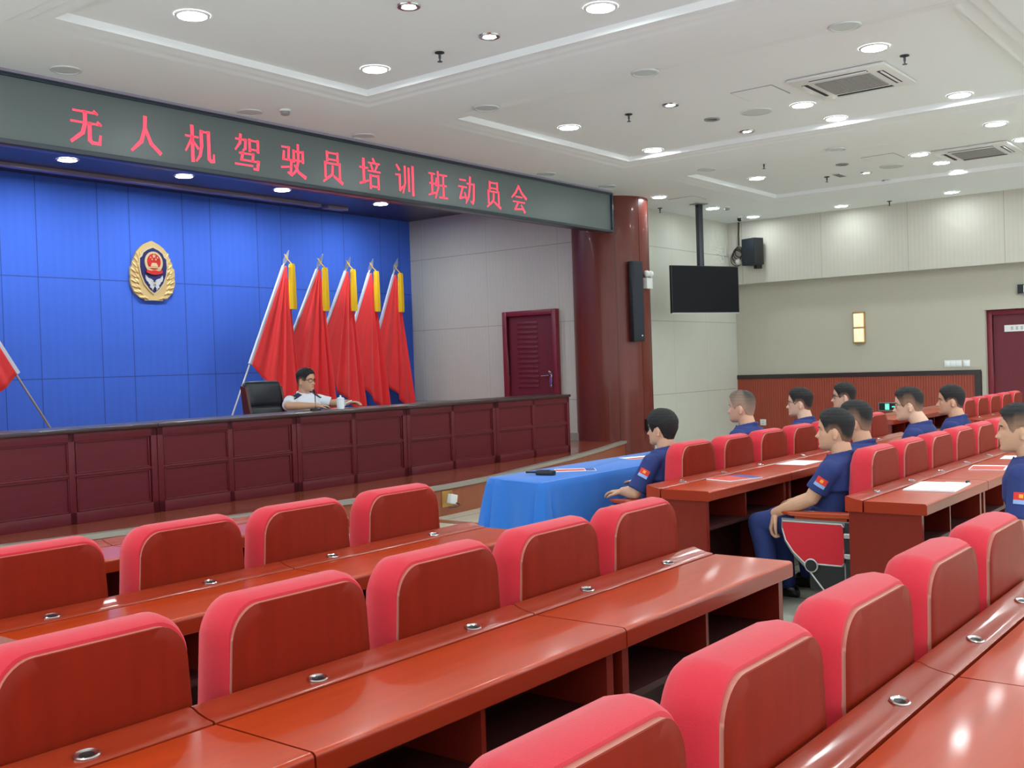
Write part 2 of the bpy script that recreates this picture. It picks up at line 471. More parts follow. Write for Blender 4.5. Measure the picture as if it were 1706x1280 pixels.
# --- doors
def door(name, frame, leaf, loc, rz, w, h, label, panel_lines, handle):
    d = bpy.data.objects.new(name, None); COL.objects.link(d)
    d.location = loc; d.rotation_euler = (0, 0, rz); d['kind'] = 'structure'; d['label'] = label
    f = MB(); t = 0.085
    f.box(-w/2, -w/2+t, -0.05, 0.06, 0, h, 0, 0.006); f.box(w/2-t, w/2, -0.05, 0.06, 0, h, 0, 0.006); f.box(-w/2+t, w/2-t, -0.05, 0.06, h-t, h, 0, 0.006)
    f.build('door_frame', [frame], d)
    l = MB(); l.box(-w/2+t, w/2-t, 0.02, 0.055, 0, h-t)
    for i in range(panel_lines):
        z = h*(0.40+0.53*i/panel_lines); l.box(-w*0.26, w*0.12, 0.008, 0.02, z, z+0.045, 0, 0.006)
    l.build('door_leaf', [leaf], d)
    hb_ = MB(); hx = handle*(w/2-t-0.09)
    hb_.box(hx-0.028, hx+0.028, 0.005, 0.02, 0.86, 1.12, 0, 0.006)
    hb_.tube([(hx, 0.01, 1.06), (hx, -0.05, 1.06), (hx-handle*0.15, -0.055, 1.05)], 0.013, 8)
    hb_.ball((hx, -0.01, 1.115), 0.03, 12, 8); hb_.ball((hx, 0.0, 0.885), 0.016, 10, 6)
    hb_.build('door_handle', ['chrome'], d)
    return d
d1 = door('door_1', 'door_maroon', 'door_dark', (14.10, 10.615, ST), -PI/2, 1.11, 2.145, 'maroon door with a lever handle on the stage side wall', 14, 1)
d2 = door('door_2', 'door_maroon', 'door_dark', (19.10, 3.82, 0), -PI/2, 1.80, 2.22, 'maroon double door in a deep recess on the right wall', 0, 1)
# recess reveals of the right door
rv = MB(); rv.box(18.941, 19.26, 4.722, 4.79, 0, H+0.70); rv.box(18.941, 19.26, 2.9, 4.79, H+0.695, H+0.73)
struct('trim_5', rv, 'beige_paper', 'beige reveal around the recessed right door')
sg = thing('door_sign', 'white paper notice strip on the maroon right door', 'sign', (19.119, 4.20, H+0.375))
gb = MB(); gb.box(-0.006, 0.0, -0.26, 0.26, -0.055, 0.055); gb.build('plate', ['paper_white'], sg)
for i in range(5):
    gt = MB(); yy = 0.14-0.075*i
    for q in range(3):
        gt.box(-0.008, -0.006, yy-0.024, yy+0.024, -0.022+q*0.02, -0.016+q*0.02)
    gt.box(-0.008, -0.006, yy-0.004, yy+0.004, -0.028, 0.028)
    gt.build('lettering', ['grey_plastic'], sg)

# ================================================================== lamps
def lamp_proto(small, lit=True, glow='lamp_glow'):
    name = 'recessed_spotlight' if small else 'downlight'
    t = thing(name, '', 'ceiling light')
    if small:
        r = 0.085
        MB().lathe([(0.058, -0.004), (0.06, -0.012), (r, -0.012), (r+0.006, 0.0)], 28, cap=False).build('ring', ['chrome' if lit else 'grey_plastic'], t)
        MB().lathe([(0.058, -0.004), (0.045, 0.0)], 24, cap=False).build('cup', ['chrome'], t)
        MB().lathe([(0.0005, -0.003), (0.05, -0.003)], 24).build('bulb', ['small_lamp_glow' if lit else 'grey_plastic'], t)
    else:
        r = 0.125
        MB().lathe([(0.105, -0.006), (0.108, -0.012), (r, -0.010), (r+0.006, 0.0)], 32, cap=False).build('ring', ['white_plastic' if lit else 'dull_lamp'], t)
        MB().lathe([(0.0005, -0.005), (0.106, -0.007)], 32).build('diffuser', [glow if lit else 'dull_lamp'], t)
    return t
BORDER_LAMP = lamp_proto(False, True, 'border_lamp_glow')
STAGE_LAMP = lamp_proto(False, True, 'stage_lamp_glow')
PR = {k: lamp_proto(*k) for k in ((True, True), (True, False), (False, True), (False, False))}
USED = set()
def lamp(x, y, z, small, lit, label, group):
    k = (small, lit)
    o = copy_tree(PR[k]) if k in USED else PR[k]
    USED.add(k)
    o.location = (x, y, z); o['label'] = label; o['group'] = group
    return o
ZT = ZCOF - 0.001
names = ['nearest coffer', 'middle coffer', 'far coffer']
big = [[(4.71, 6.51), (6.60, 6.56), (6.63, 4.25)], [(9.69, 6.67), (11.48, 6.66), (10.62, 4.37), (11.49, 4.35), (11.41, 3.03)], [(14.40, 6.65), (14.38, 4.34), (15.25, 4.31), (16.16, 4.33), (14.40, 3.08)]]
where = [['at its far left corner', 'at its far right corner', 'on its near right side'],
         ['at its left corner nearest the stage', 'at its right corner nearest the stage', 'just left of the air conditioner', 'right of the pair below the air conditioner', 'beyond the right end of the air conditioner'],
         ['at its corner nearest the stage', 'leftmost of the three by the air conditioner', 'second of the three by the air conditioner', 'third of the three by the air conditioner', 'at the frame edge past the air conditioner']]
for ci in range(3):
    for (x, y), w in zip(big[ci], where[ci]):
        s_ = (ZT-ZC+2.62)/2.62
        lamp(x*s_, y*s_, ZT, False, True, 'bright round light in the %s, %s' % (names[ci], w), 'bright coffer downlights')
sm = [(5.82, 5.41, 'the left of the two small ones in the nearest coffer'), (6.79, 5.43, 'the right of the two small ones in the nearest coffer'), (9.915, 5.525, 'the left small one in the middle coffer'), (11.72, 5.515, 'the right small one in the middle coffer'), (15.69, 5.51, 'the left small one in the far coffer'), (16.65, 5.52, 'the right small one in the far coffer')]
for x, y, w in sm:
    lamp(x, y, ZT, True, True, 'small chrome ringed spotlight, ' + w, 'small chrome spotlights')
beam = [(13.16, 3.11, 'on the beam between the middle and far coffers'), (14.78, 8.49, 'above the wooden column'), (16.61, 8.50, 'right of the television pole'), (18.196, 8.50, 'in the ceiling corner above the wall speaker'), (18.20, 6.84, 'second along the right wall from the corner'), (18.16, 4.99, 'third along the right wall from the corner')]
for x, y, w in beam:
    o = copy_tree(BORDER_LAMP) if (x, y) != (13.16, 3.11) else BORDER_LAMP
    o.location = (x, y, ZC-0.001); o['label'] = 'bright round ceiling light ' + w; o['group'] = 'bright border downlights'
off = [(4.80, 8.40, 'at the far left above the screen'), (6.79, 8.51, 'second from left above the screen'), (8.35, 8.51, 'third from left above the screen'), (8.35, 6.75, 'on the first beam near the stage'), (11.78, 8.51, 'fourth from left above the screen'), (13.29, 8.50, 'just left of the column top'), (8.38, 4.92, 'on the first beam at mid length'), (8.36, 3.07, 'on the first beam near the viewer'), (13.2, 6.83, 'on the second beam near the stage'), (13.2, 5.01, 'on the second beam at mid length')]
for x, y, w in off:
    lamp(x, y, ZC-0.001, False, False, 'unlit pale ceiling light ' + w, 'unlit downlights')
lamp(10.84, 5.52, ZT, True, False, 'unlit small dark spotlight between the two small lit ones in the middle coffer', 'unlit spotlights')
lamp(14.74, 5.51, ZT, True, False, 'unlit small dark spotlight at the left of the far coffer', 'unlit spotlights')
# lamps over the rear half of the hall, outside the picture
for cx in COF:
    for fx in (0.25, 0.75):
        for y in (-3.3, -1.7, 0.1):
            lamp(cx[0]+(cx[1]-cx[0])*fx, y, ZT, False, True, 'bright round ceiling light behind the photographer', 'rear downlights')
for x in (1.5,):
    for y in (6.5, 4.3, 2.0, -0.5, -3):
        lamp(x, y, ZC-0.001, False, True, 'bright round ceiling light left of the photographer', 'left downlights')
for x, y in ((18.2, 3.1), (18.2, 1.2), (18.2, -0.8), (13.1, 1.5), (8.0, 1.5), (9.4, 3.2), (4.7, 4.3), (4.7, 3.0), (6.6, 3.0)):
    lamp(x, y, ZC-0.001 if x not in (9.4, 4.7, 6.6) else ZT, False, True, 'bright round ceiling light beyond the picture edge', 'outer downlights')
for i, x in enumerate((3.62, 5.27, 6.93, 8.58, 10.25, 12.27)):
    o = copy_tree(STAGE_LAMP) if i else STAGE_LAMP
    o.location = (x, 12.17, H+2.699); o['group'] = 'stage soffit lights'
    o['label'] = ('bright round light in the dark stage soffit, ' + ['outside the frame', 'left of the frame', 'leftmost in view', 'second from left in view', 'third from left in view', 'rightmost before the flags'][i])

# ================================================================== ceiling fittings
def sprinkler(x, y, z, w):
    t = thing('sprinkler', 'small sprinkler head hanging from the ceiling ' + w, 'sprinkler', (x, y, z), 0, 'ceiling sprinklers')
    MB().lathe([(0.04, 0.0), (0.042, -0.008), (0.012, -0.016)], 16).build('escutcheon', ['grey_metal'], t)
    MB().lathe([(0.011, -0.012), (0.011, -0.05), (0.007, -0.055), (0.007, -0.075), (0.022, -0.078), (0.022, -0.082)], 12).build('nozzle', ['grey_metal'], t)
for a in ((6.84, 6.02, ZT, 'in the nearest coffer'), (9.95, 6.06, ZT, 'near the stage end of the middle coffer'), (9.85, 3.08, ZT, 'beside the nearer air conditioner'), (13.78, 6.25, ZT, 'at the left of the far coffer'), (15.57, 6.06, ZT, 'in the middle of the far coffer'), (15.86, 9.1, ZC, 'right of the wooden column'), (18.33, 6.05, ZC, 'beside the right wall')):
    sprinkler(*a)
for x, y, w in ((6.985, 8.206, 'above the led screen'), (16.687, 8.267, 'right of the television pole')):
    t = thing('smoke_detector', 'round white smoke detector on the ceiling ' + w, 'smoke detector', (x, y, ZC))
    MB().lathe([(0.055, 0.0), (0.055, -0.018)], 24).build('base', ['white_plastic'], t)
    MB().lathe([(0.045, -0.018), (0.045, -0.045), (0.03, -0.055)], 24).build('chamber', ['grey_plastic'], t)
t = thing('dome_camera', 'small black dome camera on the ceiling above the wall speaker', 'camera', (17.99, 8.667, ZC))
MB().lathe([(0.05, 0.0), (0.05, -0.03)], 20).build('base', ['white_plastic'], t)
MB().ball((0, 0, -0.05), (0.042, 0.042, 0.042), 16, 10).build('dome', ['black_plastic'], t)
for x, y, r, w in ((10.87, 5.0, 0.17, 'in the middle coffer'), (15.45, 5.05, 0.17, 'in the far coffer')):
    t = thing('ceiling_speaker', 'round flush grey ceiling speaker ' + w, 'speaker', (x, y, ZT))
    MB().lathe([(r, 0.0), (r, -0.008), (r-0.015, -0.01)], 32, cap=False).build('rim', ['white_plastic'], t)
    MB().lathe([(r-0.015, -0.008), (0.001, -0.01)], 32).build('grille', ['dull_lamp'], t)
def cassette(x, y, label):
    t = thing('air_conditioner', label, 'air conditioner', (x, y, ZT), 0, 'ceiling cassette air conditioners')
    MB().box(-0.48, 0.48, -0.48, 0.48, -0.035, 0.0, 0, 0.02).build('panel', ['white_plastic'], t)
    g = MB(); g.box(-0.27, 0.27, -0.27, 0.27, -0.045, -0.036)
    for i in range(18): g.box(-0.26, 0.26, -0.262+i*0.03, -0.25+i*0.03, -0.049, -0.045)
    g.build('grille', ['grey_plastic'], t)
    for k in range(4):
        a = k*PI/2
        s_ = MB(); s_.box(-0.28, 0.28, 0.34, 0.40, -0.038, -0.034); s_.box(-0.28, 0.28, 0.352, 0.36, -0.042, -0.038)
        o = s_.build('air_slot', ['black_plastic'], t); o.rotation_euler = (0, 0, a)
        l_ = MB(); l_.box(-0.28, 0.28, 0.372, 0.392, -0.05, -0.039, 0, 0.003); l2 = l_.build('louver', ['white_plastic'], o)
cassette(10.35, 3.75, 'white cassette air conditioner in the middle ceiling coffer')
cassette(15.2, 3.82, 'white cassette air conditioner in the far ceiling coffer')
for x, y, w in ((10.15, 4.62, 'left of the nearer air conditioner'), (14.68, 4.92, 'left of the farther air conditioner')):
    t = thing('access_hatch', 'square white access panel in the ceiling ' + w, 'hatch', (x, y, ZT))
    MB().box(-0.225, 0.225, -0.225, 0.225, -0.004, 0.0).build('gap', ['grey_plastic'], t)
    MB().box(-0.215, 0.215, -0.215, 0.215, -0.008, -0.0005).build('cover', ['ceiling_paint'], t)
t = thing('access_hatch', 'square white access panel in the ceiling left of the television pole', 'hatch', (15.35, 8.3, ZC))
MB().box(-0.225, 0.225, -0.225, 0.225, -0.004, 0.0).build('gap', ['grey_plastic'], t)
MB().box(-0.215, 0.215, -0.215, 0.215, -0.008, -0.0005).build('cover', ['ceiling_paint'], t)
t = thing('air_vent', 'narrow slotted vent in the far ceiling coffer', 'vent', (15.55, 5.86, ZT))
v = MB(); v.box(-0.17, 0.17, -0.06, 0.06, -0.012, 0.0, 0, 0.004); v.build('frame', ['white_plastic'], t)
v = MB()
for i in range(4): v.box(-0.15, 0.15, -0.045+i*0.026, -0.032+i*0.026, -0.016, -0.011)
v.build('slot', ['grey_metal'], t)

# ================================================================== led display with its message
led = thing('led_display', 'long grey led display with red glowing characters above the stage', 'display', (0, 8.72, 0))
lb = MB(); z0, z1, x0, x1 = H+2.021, H+2.573, 2.6, 13.71
lb.box(x0, x1, 0.0, 0.108, z0, z1, 0)
lb.build('screen', ['led_panel'], led)
fb = MB()
fb.box(x0-0.03, x1+0.03, -0.03, 0.109, z1-0.012, z1+0.02, 0, 0.006); fb.box(x0-0.03, x1+0.03, -0.03, 0.109, z0-0.03, z0+0.012, 0, 0.006)
fb.box(x1-0.01, x1+0.03, -0.03, 0.109, z0, z1, 0, 0.006); fb.box(x0-0.03, x0+0.01, -0.03, 0.109, z0, z1, 0, 0.006)
fb.build('frame', ['led_frame'], led)
K = 11; T_ = 5.5
GL = {
'wu': [[(15,82,T_),(82,82,T_)],[(8,55,T_),(92,55,T_)],[(48,82,K),(48,55,K),(40,30,K),(8,6,8)],[(60,55,K),(60,14,K),(66,8,9),(88,8,9),(91,28,6)],[(74,86,8),(84,80,5)],[(84,60,8),(94,54,5)]],
'ren': [[(50,96,K),(48,66,K),(36,32,K),(6,6,7)],[(51,64,9),(66,30,K),(95,8,K)]],
'ji': [[(4,68,T_),(46,68,T_)],[(26,96,K),(26,3,K)],[(25,64,8),(3,28,5)],[(28,56,6),(45,38,8)],[(57,86,K),(57,46,K),(51,20,9),(38,4,5)],[(56,85,T_),(83,85,T_)],[(82,86,K),(82,14,K),(88,8,9),(98,9,9),(99,27,5)]],
'jia': [[(8,84,T_),(46,84,T_)],[(44,85,9),(42,60,9),(34,54,6)],[(26,97,9),(23,74,9),(6,54,5)],[(59,87,9),(59,55,9)],[(59,85,T_),(91,85,T_)],[(90,87,9),(90,55,9)],[(59,60,T_),(90,60,T_)],[(20,46,T_),(72,46,T_)],[(71,47,9),(68,27,9)],[(32,47,9),(27,27,9)],[(26,27,T_),(92,27,T_)],[(90,28,K),(86,6,9),(72,6,6)],[(4,14,T_),(68,14,T_)]],
'shi': [[(6,85,T_),(36,85,T_)],[(34,86,9),(31,50,9)],[(14,72,9),(11,49,9)],[(11,49,T_),(45,49,T_)],[(43,50,9),(39,8,9),(28,12,6)],[(2,25,T_),(33,29,T_)],[(53,79,9),(53,47,9)],[(53,77,T_),(91,77,T_)],[(90,79,9),(90,47,9)],[(53,51,T_),(90,51,T_)],[(71,97,9),(71,50,9),(62,22,9),(42,4,5)],[(55,36,6),(72,16,9),(98,4,K)]],
'yuan': [[(28,94,9),(28,68,9)],[(28,92,T_),(75,92,T_)],[(74,94,9),(74,68,9)],[(28,72,T_),(74,72,T_)],[(19,62,9),(19,17,9)],[(19,60,T_),(83,60,T_)],[(82,62,9),(82,17,9)],[(51,52,9),(48,27,9),(10,3,6)],[(56,22,7),(92,4,K)]],
'pei': [[(2,66,T_),(39,66,T_)],[(20,93,K),(20,20,K)],[(1,15,7),(41,27,T_)],[(65,98,8),(71,88,9)],[(44,84,T_),(96,84,T_)],[(55,78,7),(62,64,9)],[(86,81,8),(75,62,6)],[(41,58,T_),(99,58,T_)],[(51,46,9),(51,4,9)],[(51,44,T_),(90,44,T_)],[(89,46,9),(89,4,9)],[(51,10,T_),(89,10,T_)]],
'xun': [[(9,93,8),(22,79,9)],[(3,62,T_),(25,62,T_)],[(23,63,9),(23,13,9),(40,27,5)],[(50,92,9),(50,40,9),(38,5,6)],[(69,88,9),(69,14,9)],[(90,95,K),(90,2,K)]],
'ban': [[(1,86,T_),(33,86,T_)],[(3,53,T_),(32,53,T_)],[(17,86,9),(17,18,9)],[(-1,13,T_),(35,23,T_)],[(41,72,6),(38,48,8)],[(50,95,9),(50,42,9),(34,5,6)],[(59,86,T_),(98,86,T_)],[(62,50,T_),(95,50,T_)],[(78,86,9),(78,10,9)],[(55,9,T_),(100,9,T_)]],
'dong': [[(9,83,T_),(43,83,T_)],[(2,59,T_),(48,59,T_)],[(26,58,9),(8,18,8),(44,25,T_)],[(36,40,6),(48,12,9)],[(51,73,T_),(93,73,T_)],[(91,74,9),(88,20,9),(83,6,9),(71,12,5)],[(70,97,9),(67,60,9),(59,28,9),(42,3,5)]],
'hui': [[(50,98,9),(30,72,9),(3,52,5)],[(50,97,6),(70,72,9),(98,54,K)],[(30,57,T_),(71,57,T_)],[(12,38,T_),(88,38,T_)],[(45,37,9),(22,9,7),(79,14,T_)],[(64,28,6),(86,3,K)]],
}
def glyph(strokes, w, h):
    mb = MB()
    for st in strokes:
        for i in range(len(st)-1):
            (xa, ya, wa), (xb, yb, wb) = st[i], st[i+1]
            a = Vector((xa*w/100, ya*h/100)); b = Vector((xb*w/100, yb*h/100))
            wa, wb = wa*w/100, wb*w/100
            d = (b-a).normalized(); nn = Vector((-d.y, d.x))
            p = [a-d*wa*0.3+nn*wa/2, a-d*wa*0.3-nn*wa/2, b+d*wb*0.3-nn*wb/2, b+d*wb*0.3+nn*wb/2]
            xf = Matrix.Translation((0, 0, 0)) @ Matrix.Rotation(PI/2, 4, 'X')
            off_ = 0.0004*(i % 3)
            mb.prism([(q.x, q.y) for q in p], 0.001, 0.004+off_, xf=xf)
    return mb
GX = [5.15, 5.745, 6.335, 6.91, 7.505, 8.06, 8.635, 9.21, 9.795, 10.34, 10.875, 11.42]
for k, x in zip(['wu', 'ren', 'ji', 'jia', 'shi', 'yuan', 'pei', 'xun', 'ban', 'dong', 'yuan', 'hui'], GX):
    o = glyph(GL[k], 0.335, 0.36).build('red_character', ['led_red'], led)
    o.location = (x-0.1675, 0, H+2.085)

# ================================================================== desks
def desk_proto(w, name, hang_ends=(True, True)):
    """Two-seat conference desk; origin at floor below the groove, left end; the user sits on the -Y side."""
    t = thing(name, '', 'desk')
    tb = MB(); n_ = 6; r_ = 0.014
    prof_ = [(-0.007, 0.69), (-0.007, 0.7485), (-0.0085, 0.75)] + [(-0.335+r_-r_*math.sin(PI/2*k/n_), 0.75-r_+r_*math.cos(PI/2*k/n_)) for k in range(n_+1)] + [(-0.335, 0.694), (-0.331, 0.69)]
    tb.loft([[(x, y, z) for y, z in prof_] for x in (0.003, w-0.003)], 0, True)
    o_ = tb.build('desktop', ['table_wood', 'table_edge_shaded'], t)
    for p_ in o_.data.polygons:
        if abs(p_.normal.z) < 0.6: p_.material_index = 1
    lg = MB()
    prof = [(0.002, 0.69), (0.002, 0.750), (0.006, 0.7535), (0.030, 0.756), (0.060, 0.763), (0.082, 0.772), (0.093, 0.772), (0.096, 0.767), (0.096, 0.69)]
    lg.loft([[(x, y, z) for y, z in prof] for x in (0.003, w-0.003)], 0, False)
    lg.build('raised_ledge', ['ledge_wood'], t)
    for i, x in enumerate((0.025, w-0.06)):
        MB().box(x, x+0.035, -0.30, 0.085, 0.0, 0.69).build('side_panel', ['table_wood_dark'], t)
    MB().box(0.06, w-0.06, 0.03, 0.05, 0.06, 0.69).build('modesty_panel', ['inner_wood_shaded'], t)
    MB().box(0.06, w-0.06, -0.28, 0.03, 0.50, 0.522).build('shelf', ['inner_wood_shaded'], t)
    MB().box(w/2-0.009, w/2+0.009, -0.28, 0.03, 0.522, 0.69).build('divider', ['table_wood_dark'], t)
    return t
GROM = None
def grommet(parent, x):
    global GROM
    if GROM is None:
        m_ = MB(); m_.lathe([(0.036, 0.0), (0.037, 0.008), (0.032, 0.011), (0.021, 0.006)], 24, 0, cap=False)
        m_.lathe([(0.021, 0.006), (0.0005, 0.003)], 24, 1, cap=False)
        GROM = m_.mesh('grommet', ['chrome', 'black_plastic'])
    o = bpy.data.objects.new('cable_grommet', GROM); COL.objects.link(o); o.parent = parent
    o.scale = (0.80, 0.62, 0.6); o.location = (x, 0.040, 0.757); o.rotation_euler = (0.17, 0, 0)
DK = desk_proto(1.2, 'conference_desk'); DK_used = False
def desk(x, g, label, group, grs=(), w=1.2):
    global DK_used
    if w != 1.2: o = desk_proto(w, 'conference_desk')
    else:
        o = copy_tree(DK) if DK_used else DK
        DK_used = True
    PENDING.append((o, x, g, label, group, grs))
PENDING = []
ROWL = {'row3': 0.745, 'row2': 2.005, 'row1': 3.31, 'row0': 4.57}
def desk_row(x0, n, g, rowname, group, grs, names):
    for i in range(n):
        xa = x0+i*1.2
        desk(xa, g, 'glossy reddish wood desk, %s' % names[i], group, [q-xa for q in grs if xa < q < xa+1.2])
desk_row(0.24, 3, 2.005, '', 'left block second row desks', [1.155, 1.78, 2.385, 2.99, 3.54], ['left part cut by the frame edge in the large middle row', 'middle one of the large row facing the viewer', 'aisle end one with a pale glare at its far end'])
desk_row(0.24, 3, 0.745, '', 'left block third row desks', [1.75, 2.355, 2.97, 3.5], ['hidden below the nearest chairs', 'bottom right corner with lamp reflections, nearest to the viewer', 'right frame edge beyond the nearest desk corner'])
desk_row(1.58, 2, 3.31, '', 'left block first row desks', [1.79, 2.409, 3.02, 3.65], ['behind the left chairs of the front left row', 'ending beside the blue cloth table'])
desk_row(1.55, 2, 4.57, '', 'left block front desks', [], ['nearest the stage at far left, seen between chairs', 'nearest the stage in front of the second front row chair'])
desk_row(5.66, 4, 3.31, '', 'right block first row desks', [6.02, 6.60, 7.17, 7.95, 8.5, 9.1, 9.7], ['aisle end with the red booklet on it', 'second from the aisle with white papers in the first right row', 'third from the aisle in the first right row', 'last of the first right row before the far aisle'])
desk_row(5.60, 4, 2.035, '', 'right block second row desks', [5.95, 6.55, 7.15, 7.75, 8.35, 8.95, 9.6], ['aisle end with the open white notebook', 'second from the aisle carrying the pink papers, second right row', 'third from the aisle in the second right row', 'last of the second right row'])
desk_row(8.24, 2, 4.57, '', 'right block front desks', [8.5, 9.1], ['joined to the far end of the blue cloth table', 'far end of the front right row'])
desk_row(12.75, 3, 3.31, '', 'far block first row desks', [13.1, 13.7, 14.3, 14.9], ['behind the far red chairs, first', 'behind the far red chairs, second', 'behind the far red chairs, third'])
desk_row(12.75, 3, 4.57, '', 'far block front desks', [13.1], ['far block, below the green low exit sign', 'far block, second of the front row', 'far block, last of the front row'])
for (o, x, g, label, group, grs) in PENDING:
    o.location = (x, g, 0); o['label'] = label; o['group'] = group
    for q in grs: grommet(o, q)

# ================================================================== chairs
def chair_meshes():
    mm = {}
    def red(zt=0.985, w=0.505):
        mb = MB(); rings = []
        for y, ins in ((0.0, 0.040), (0.0, 0.018), (0.006, 0.014), (0.03, 0.005), (0.07, 0.0), (0.110, 0.005), (0.128, 0.018), (0.139, 0.040), (0.143, 0.08)):
            r = []
            for x, z in rrect(w-2*ins, 0.44+ins, zt-ins, 0.085-ins*0.4, 0.05, 9):
                k = y/0.143
                yy = y*(1.0 + 0.42*max(0, 0.92-z)) - (0.010*(x/0.25)**2)*k + 0.015*(0.7-z)*k
                zz = z + (0.010*(1-(x/(w/2))**2) if z > 0.8 else 0) - (0.012*k*k if z > 0.9 else 0)
                r.append((x*(1-0.05*max(0, (z-0.75)/0.25)), yy, zz))
            rings.append(r)
        mb.loft(rings, 0, True)
        return mb.mesh('chair_backrest', ['fabric_red'])
    mm['backrest'] = red()
    mb = MB(); rings = []
    for y, ins in ((0.0, 0.0), (-0.015, 0.0), (-0.017, 0.002), (-0.017, 0.03)):
        r = []
        for x, z in rrect(0.468-2*ins, 0.66+ins, 0.962-ins, 0.080, 0.11, 9):
            r.append((x*(1-0.06*max(0, (z-0.72)/0.22)), y-0.010*(1-(x/0.23)**2)+0.006, z + (0.006*(1-(x/0.23)**2) if z > 0.8 else 0)))
        rings.append(r)
    mb.loft(rings[:2], 1, True, cap=False); mb.loft(rings[1:], 0, True)
    mm['back_panel'] = mb.mesh('chair_back_panel', ['shell_wood', 'shell_rim'])
    mb = MB(); rings = []
    for z, ins in ((0.335, 0.05), (0.35, 0.015), (0.39, 0.0), (0.425, 0.008), (0.443, 0.035)):
        rings.append([(x, 0.34+y, z+0.02*(y/0.2)) for x, y in rrect(0.485-2*ins, -0.19+ins, 0.19-ins, 0.06, 0.04, 7)])
    mb.loft(rings, 0, True)
    mm['seat'] = mb.mesh('chair_seat', ['fabric_red'])
    # side standard: black frame, red panel, silver trim, pivot, foot
    P = Matrix(((0, 0, 1, 0), (1, 0, 0, 0), (0, 1, 0, 0), (0, 0, 0, 1)))     # (u, v, w) -> y=u, z=v, x=w
    frame = [(0.10, 0.56), (0.53, 0.56), (0.535, 0.50), (0.515, 0.42), (0.47, 0.35), (0.40, 0.28), (0.33, 0.22), (0.26, 0.13), (0.235, 0.05), (0.42, 0.02), (0.42, 0.0), (0.06, 0.0), (0.06, 0.02), (0.12, 0.05), (0.14, 0.15), (0.13, 0.25), (0.085, 0.33)]
    mb = MB(); mb.prism(frame, -0.018, 0.018, 0, xf=P)
    mm['standard'] = mb.mesh('chair_standard', ['grey_cast'])
    pan = [(0.16, 0.545), (0.52, 0.545), (0.525, 0.50), (0.505, 0.43), (0.46, 0.365), (0.40, 0.31), (0.385, 0.30), (0.16, 0.30), (0.145, 0.32), (0.145, 0.53)]
    mb = MB(); mb.prism(pan, -0.028, -0.019, 0, xf=P)
    mm['side_panel'] = mb.mesh('chair_side_panel', ['fabric_red_plain'])
    mb = MB()
    trm = pan+[pan[0]]
    mb.tube([(-0.026, y, z) for y, z in trm], 0.0055, 6, 0, cap=False)
    mb.tube([(-0.022, y, z) for y, z in ((0.40, 0.305), (0.33, 0.215), (0.26, 0.13), (0.24, 0.06))], 0.006, 6)
    for zz in (0.48, 0.36): mb.box(-0.03, -0.019, 0.10, 0.145, zz-0.015, zz+0.015, 0, 0.004)
    mm['trim'] = mb.mesh('chair_trim', ['silver_trim'])
    mb = MB(); mb.box(-0.021, -0.0185, 0.09, 0.14, 0.20, 0.555); mb.box(-0.021, -0.0185, 0.15, 0.36, 0.15, 0.295)
    mm['cover'] = mb.mesh('chair_cover', ['black_plastic'])
    mb = MB(); RY = Matrix.Translation((-0.02, 0.345, 0.29)) @ Matrix.Rotation(-PI/2, 4, 'Y')
    mb.lathe([(0.042, 0.0), (0.042, 0.016), (0.036, 0.018)], 24, 1, xf=RY); mb.lathe([(0.036, 0.016), (0.033, 0.022)], 24, 0, xf=RY)
    mm['pivot'] = mb.mesh('chair_pivot', ['black_plastic', 'silver_trim'])
    mb = MB()
    rings = []
    for y, w, z0, z1 in ((0.12, 0.024, 0.582, 0.612), (0.14, 0.026, 0.575, 0.615), (0.35, 0.030, 0.568, 0.612), (0.50, 0.028, 0.575, 0.606), (0.55, 0.018, 0.584, 0.602), (0.565, 0.008, 0.59, 0.598)):
        rings.append([(w*c, y, (z0+z1)/2+(z1-z0)/2*s_) for c, s_ in [(math.copysign(abs(math.cos(2*PI*k/12))**0.6, math.cos(2*PI*k/12)), math.copysign(abs(math.sin(2*PI*k/12))**0.6, math.sin(2*PI*k/12))) for k in range(12)]])
    mb.loft(rings, 0, True); mb.box(-0.012, 0.012, 0.16, 0.48, 0.556, 0.58, 0)
    mm['armrest'] = mb.mesh('chair_armrest', ['arm_wood'])
    return mm
CM = chair_meshes()
def part(parent, name, me, loc=(0, 0, 0)):
    o = bpy.data.objects.new(name, me); COL.objects.link(o); o.parent = parent; o.location = loc; return o
def chair(x, y, label, group, aisle=False, last=False):
    t = thing('auditorium_chair', label, 'chair', (x, y, 0), 0, group)
    part(t, 'backrest', CM['backrest'])
    part(t, 'wooden_back_panel', CM['back_panel'])
    part(t, 'seat', CM['seat'])
    for sx in ([-1, 1] if last else [-1]):
        s_ = part(t, 'side_standard', CM['standard'], (sx*0.278, 0, 0))
        if aisle and sx < 0:
            p_ = part(s_, 'upholstered_panel', CM['side_panel']); part(s_, 'metal_trim', CM['trim']); part(s_, 'hinge_cover', CM['cover']); part(s_, 'pivot_cap', CM['pivot'])
        part(t, 'armrest', CM['armrest'], (sx*0.278, -0.03, 0))
    return t
CH = {}
def chair_row(xs, g, dy, names, group, aisle_first=False, last=True):
    out = []
    for i, x in enumerate(xs):
        out.append(chair(x, g+dy, names[i], group, aisle=(aisle_first and i == 0), last=(last and i == len(xs)-1)))
    return out
DY = 0.128
def nm(row, k): return 'red chair with wooden back, ' + k + ' ' + row
chair_row([1.235, 1.809, 2.384, 2.961, 3.534], 2.005, DY, [nm('', k) for k in ('large one cut off at the lower left frame edge', 'second of the large middle row, over the desk joint', 'third of the large middle row, before the second chrome grommet', 'fourth of the large middle row, second from the aisle', 'last of the large middle row at the aisle end')], 'left block second row chairs')
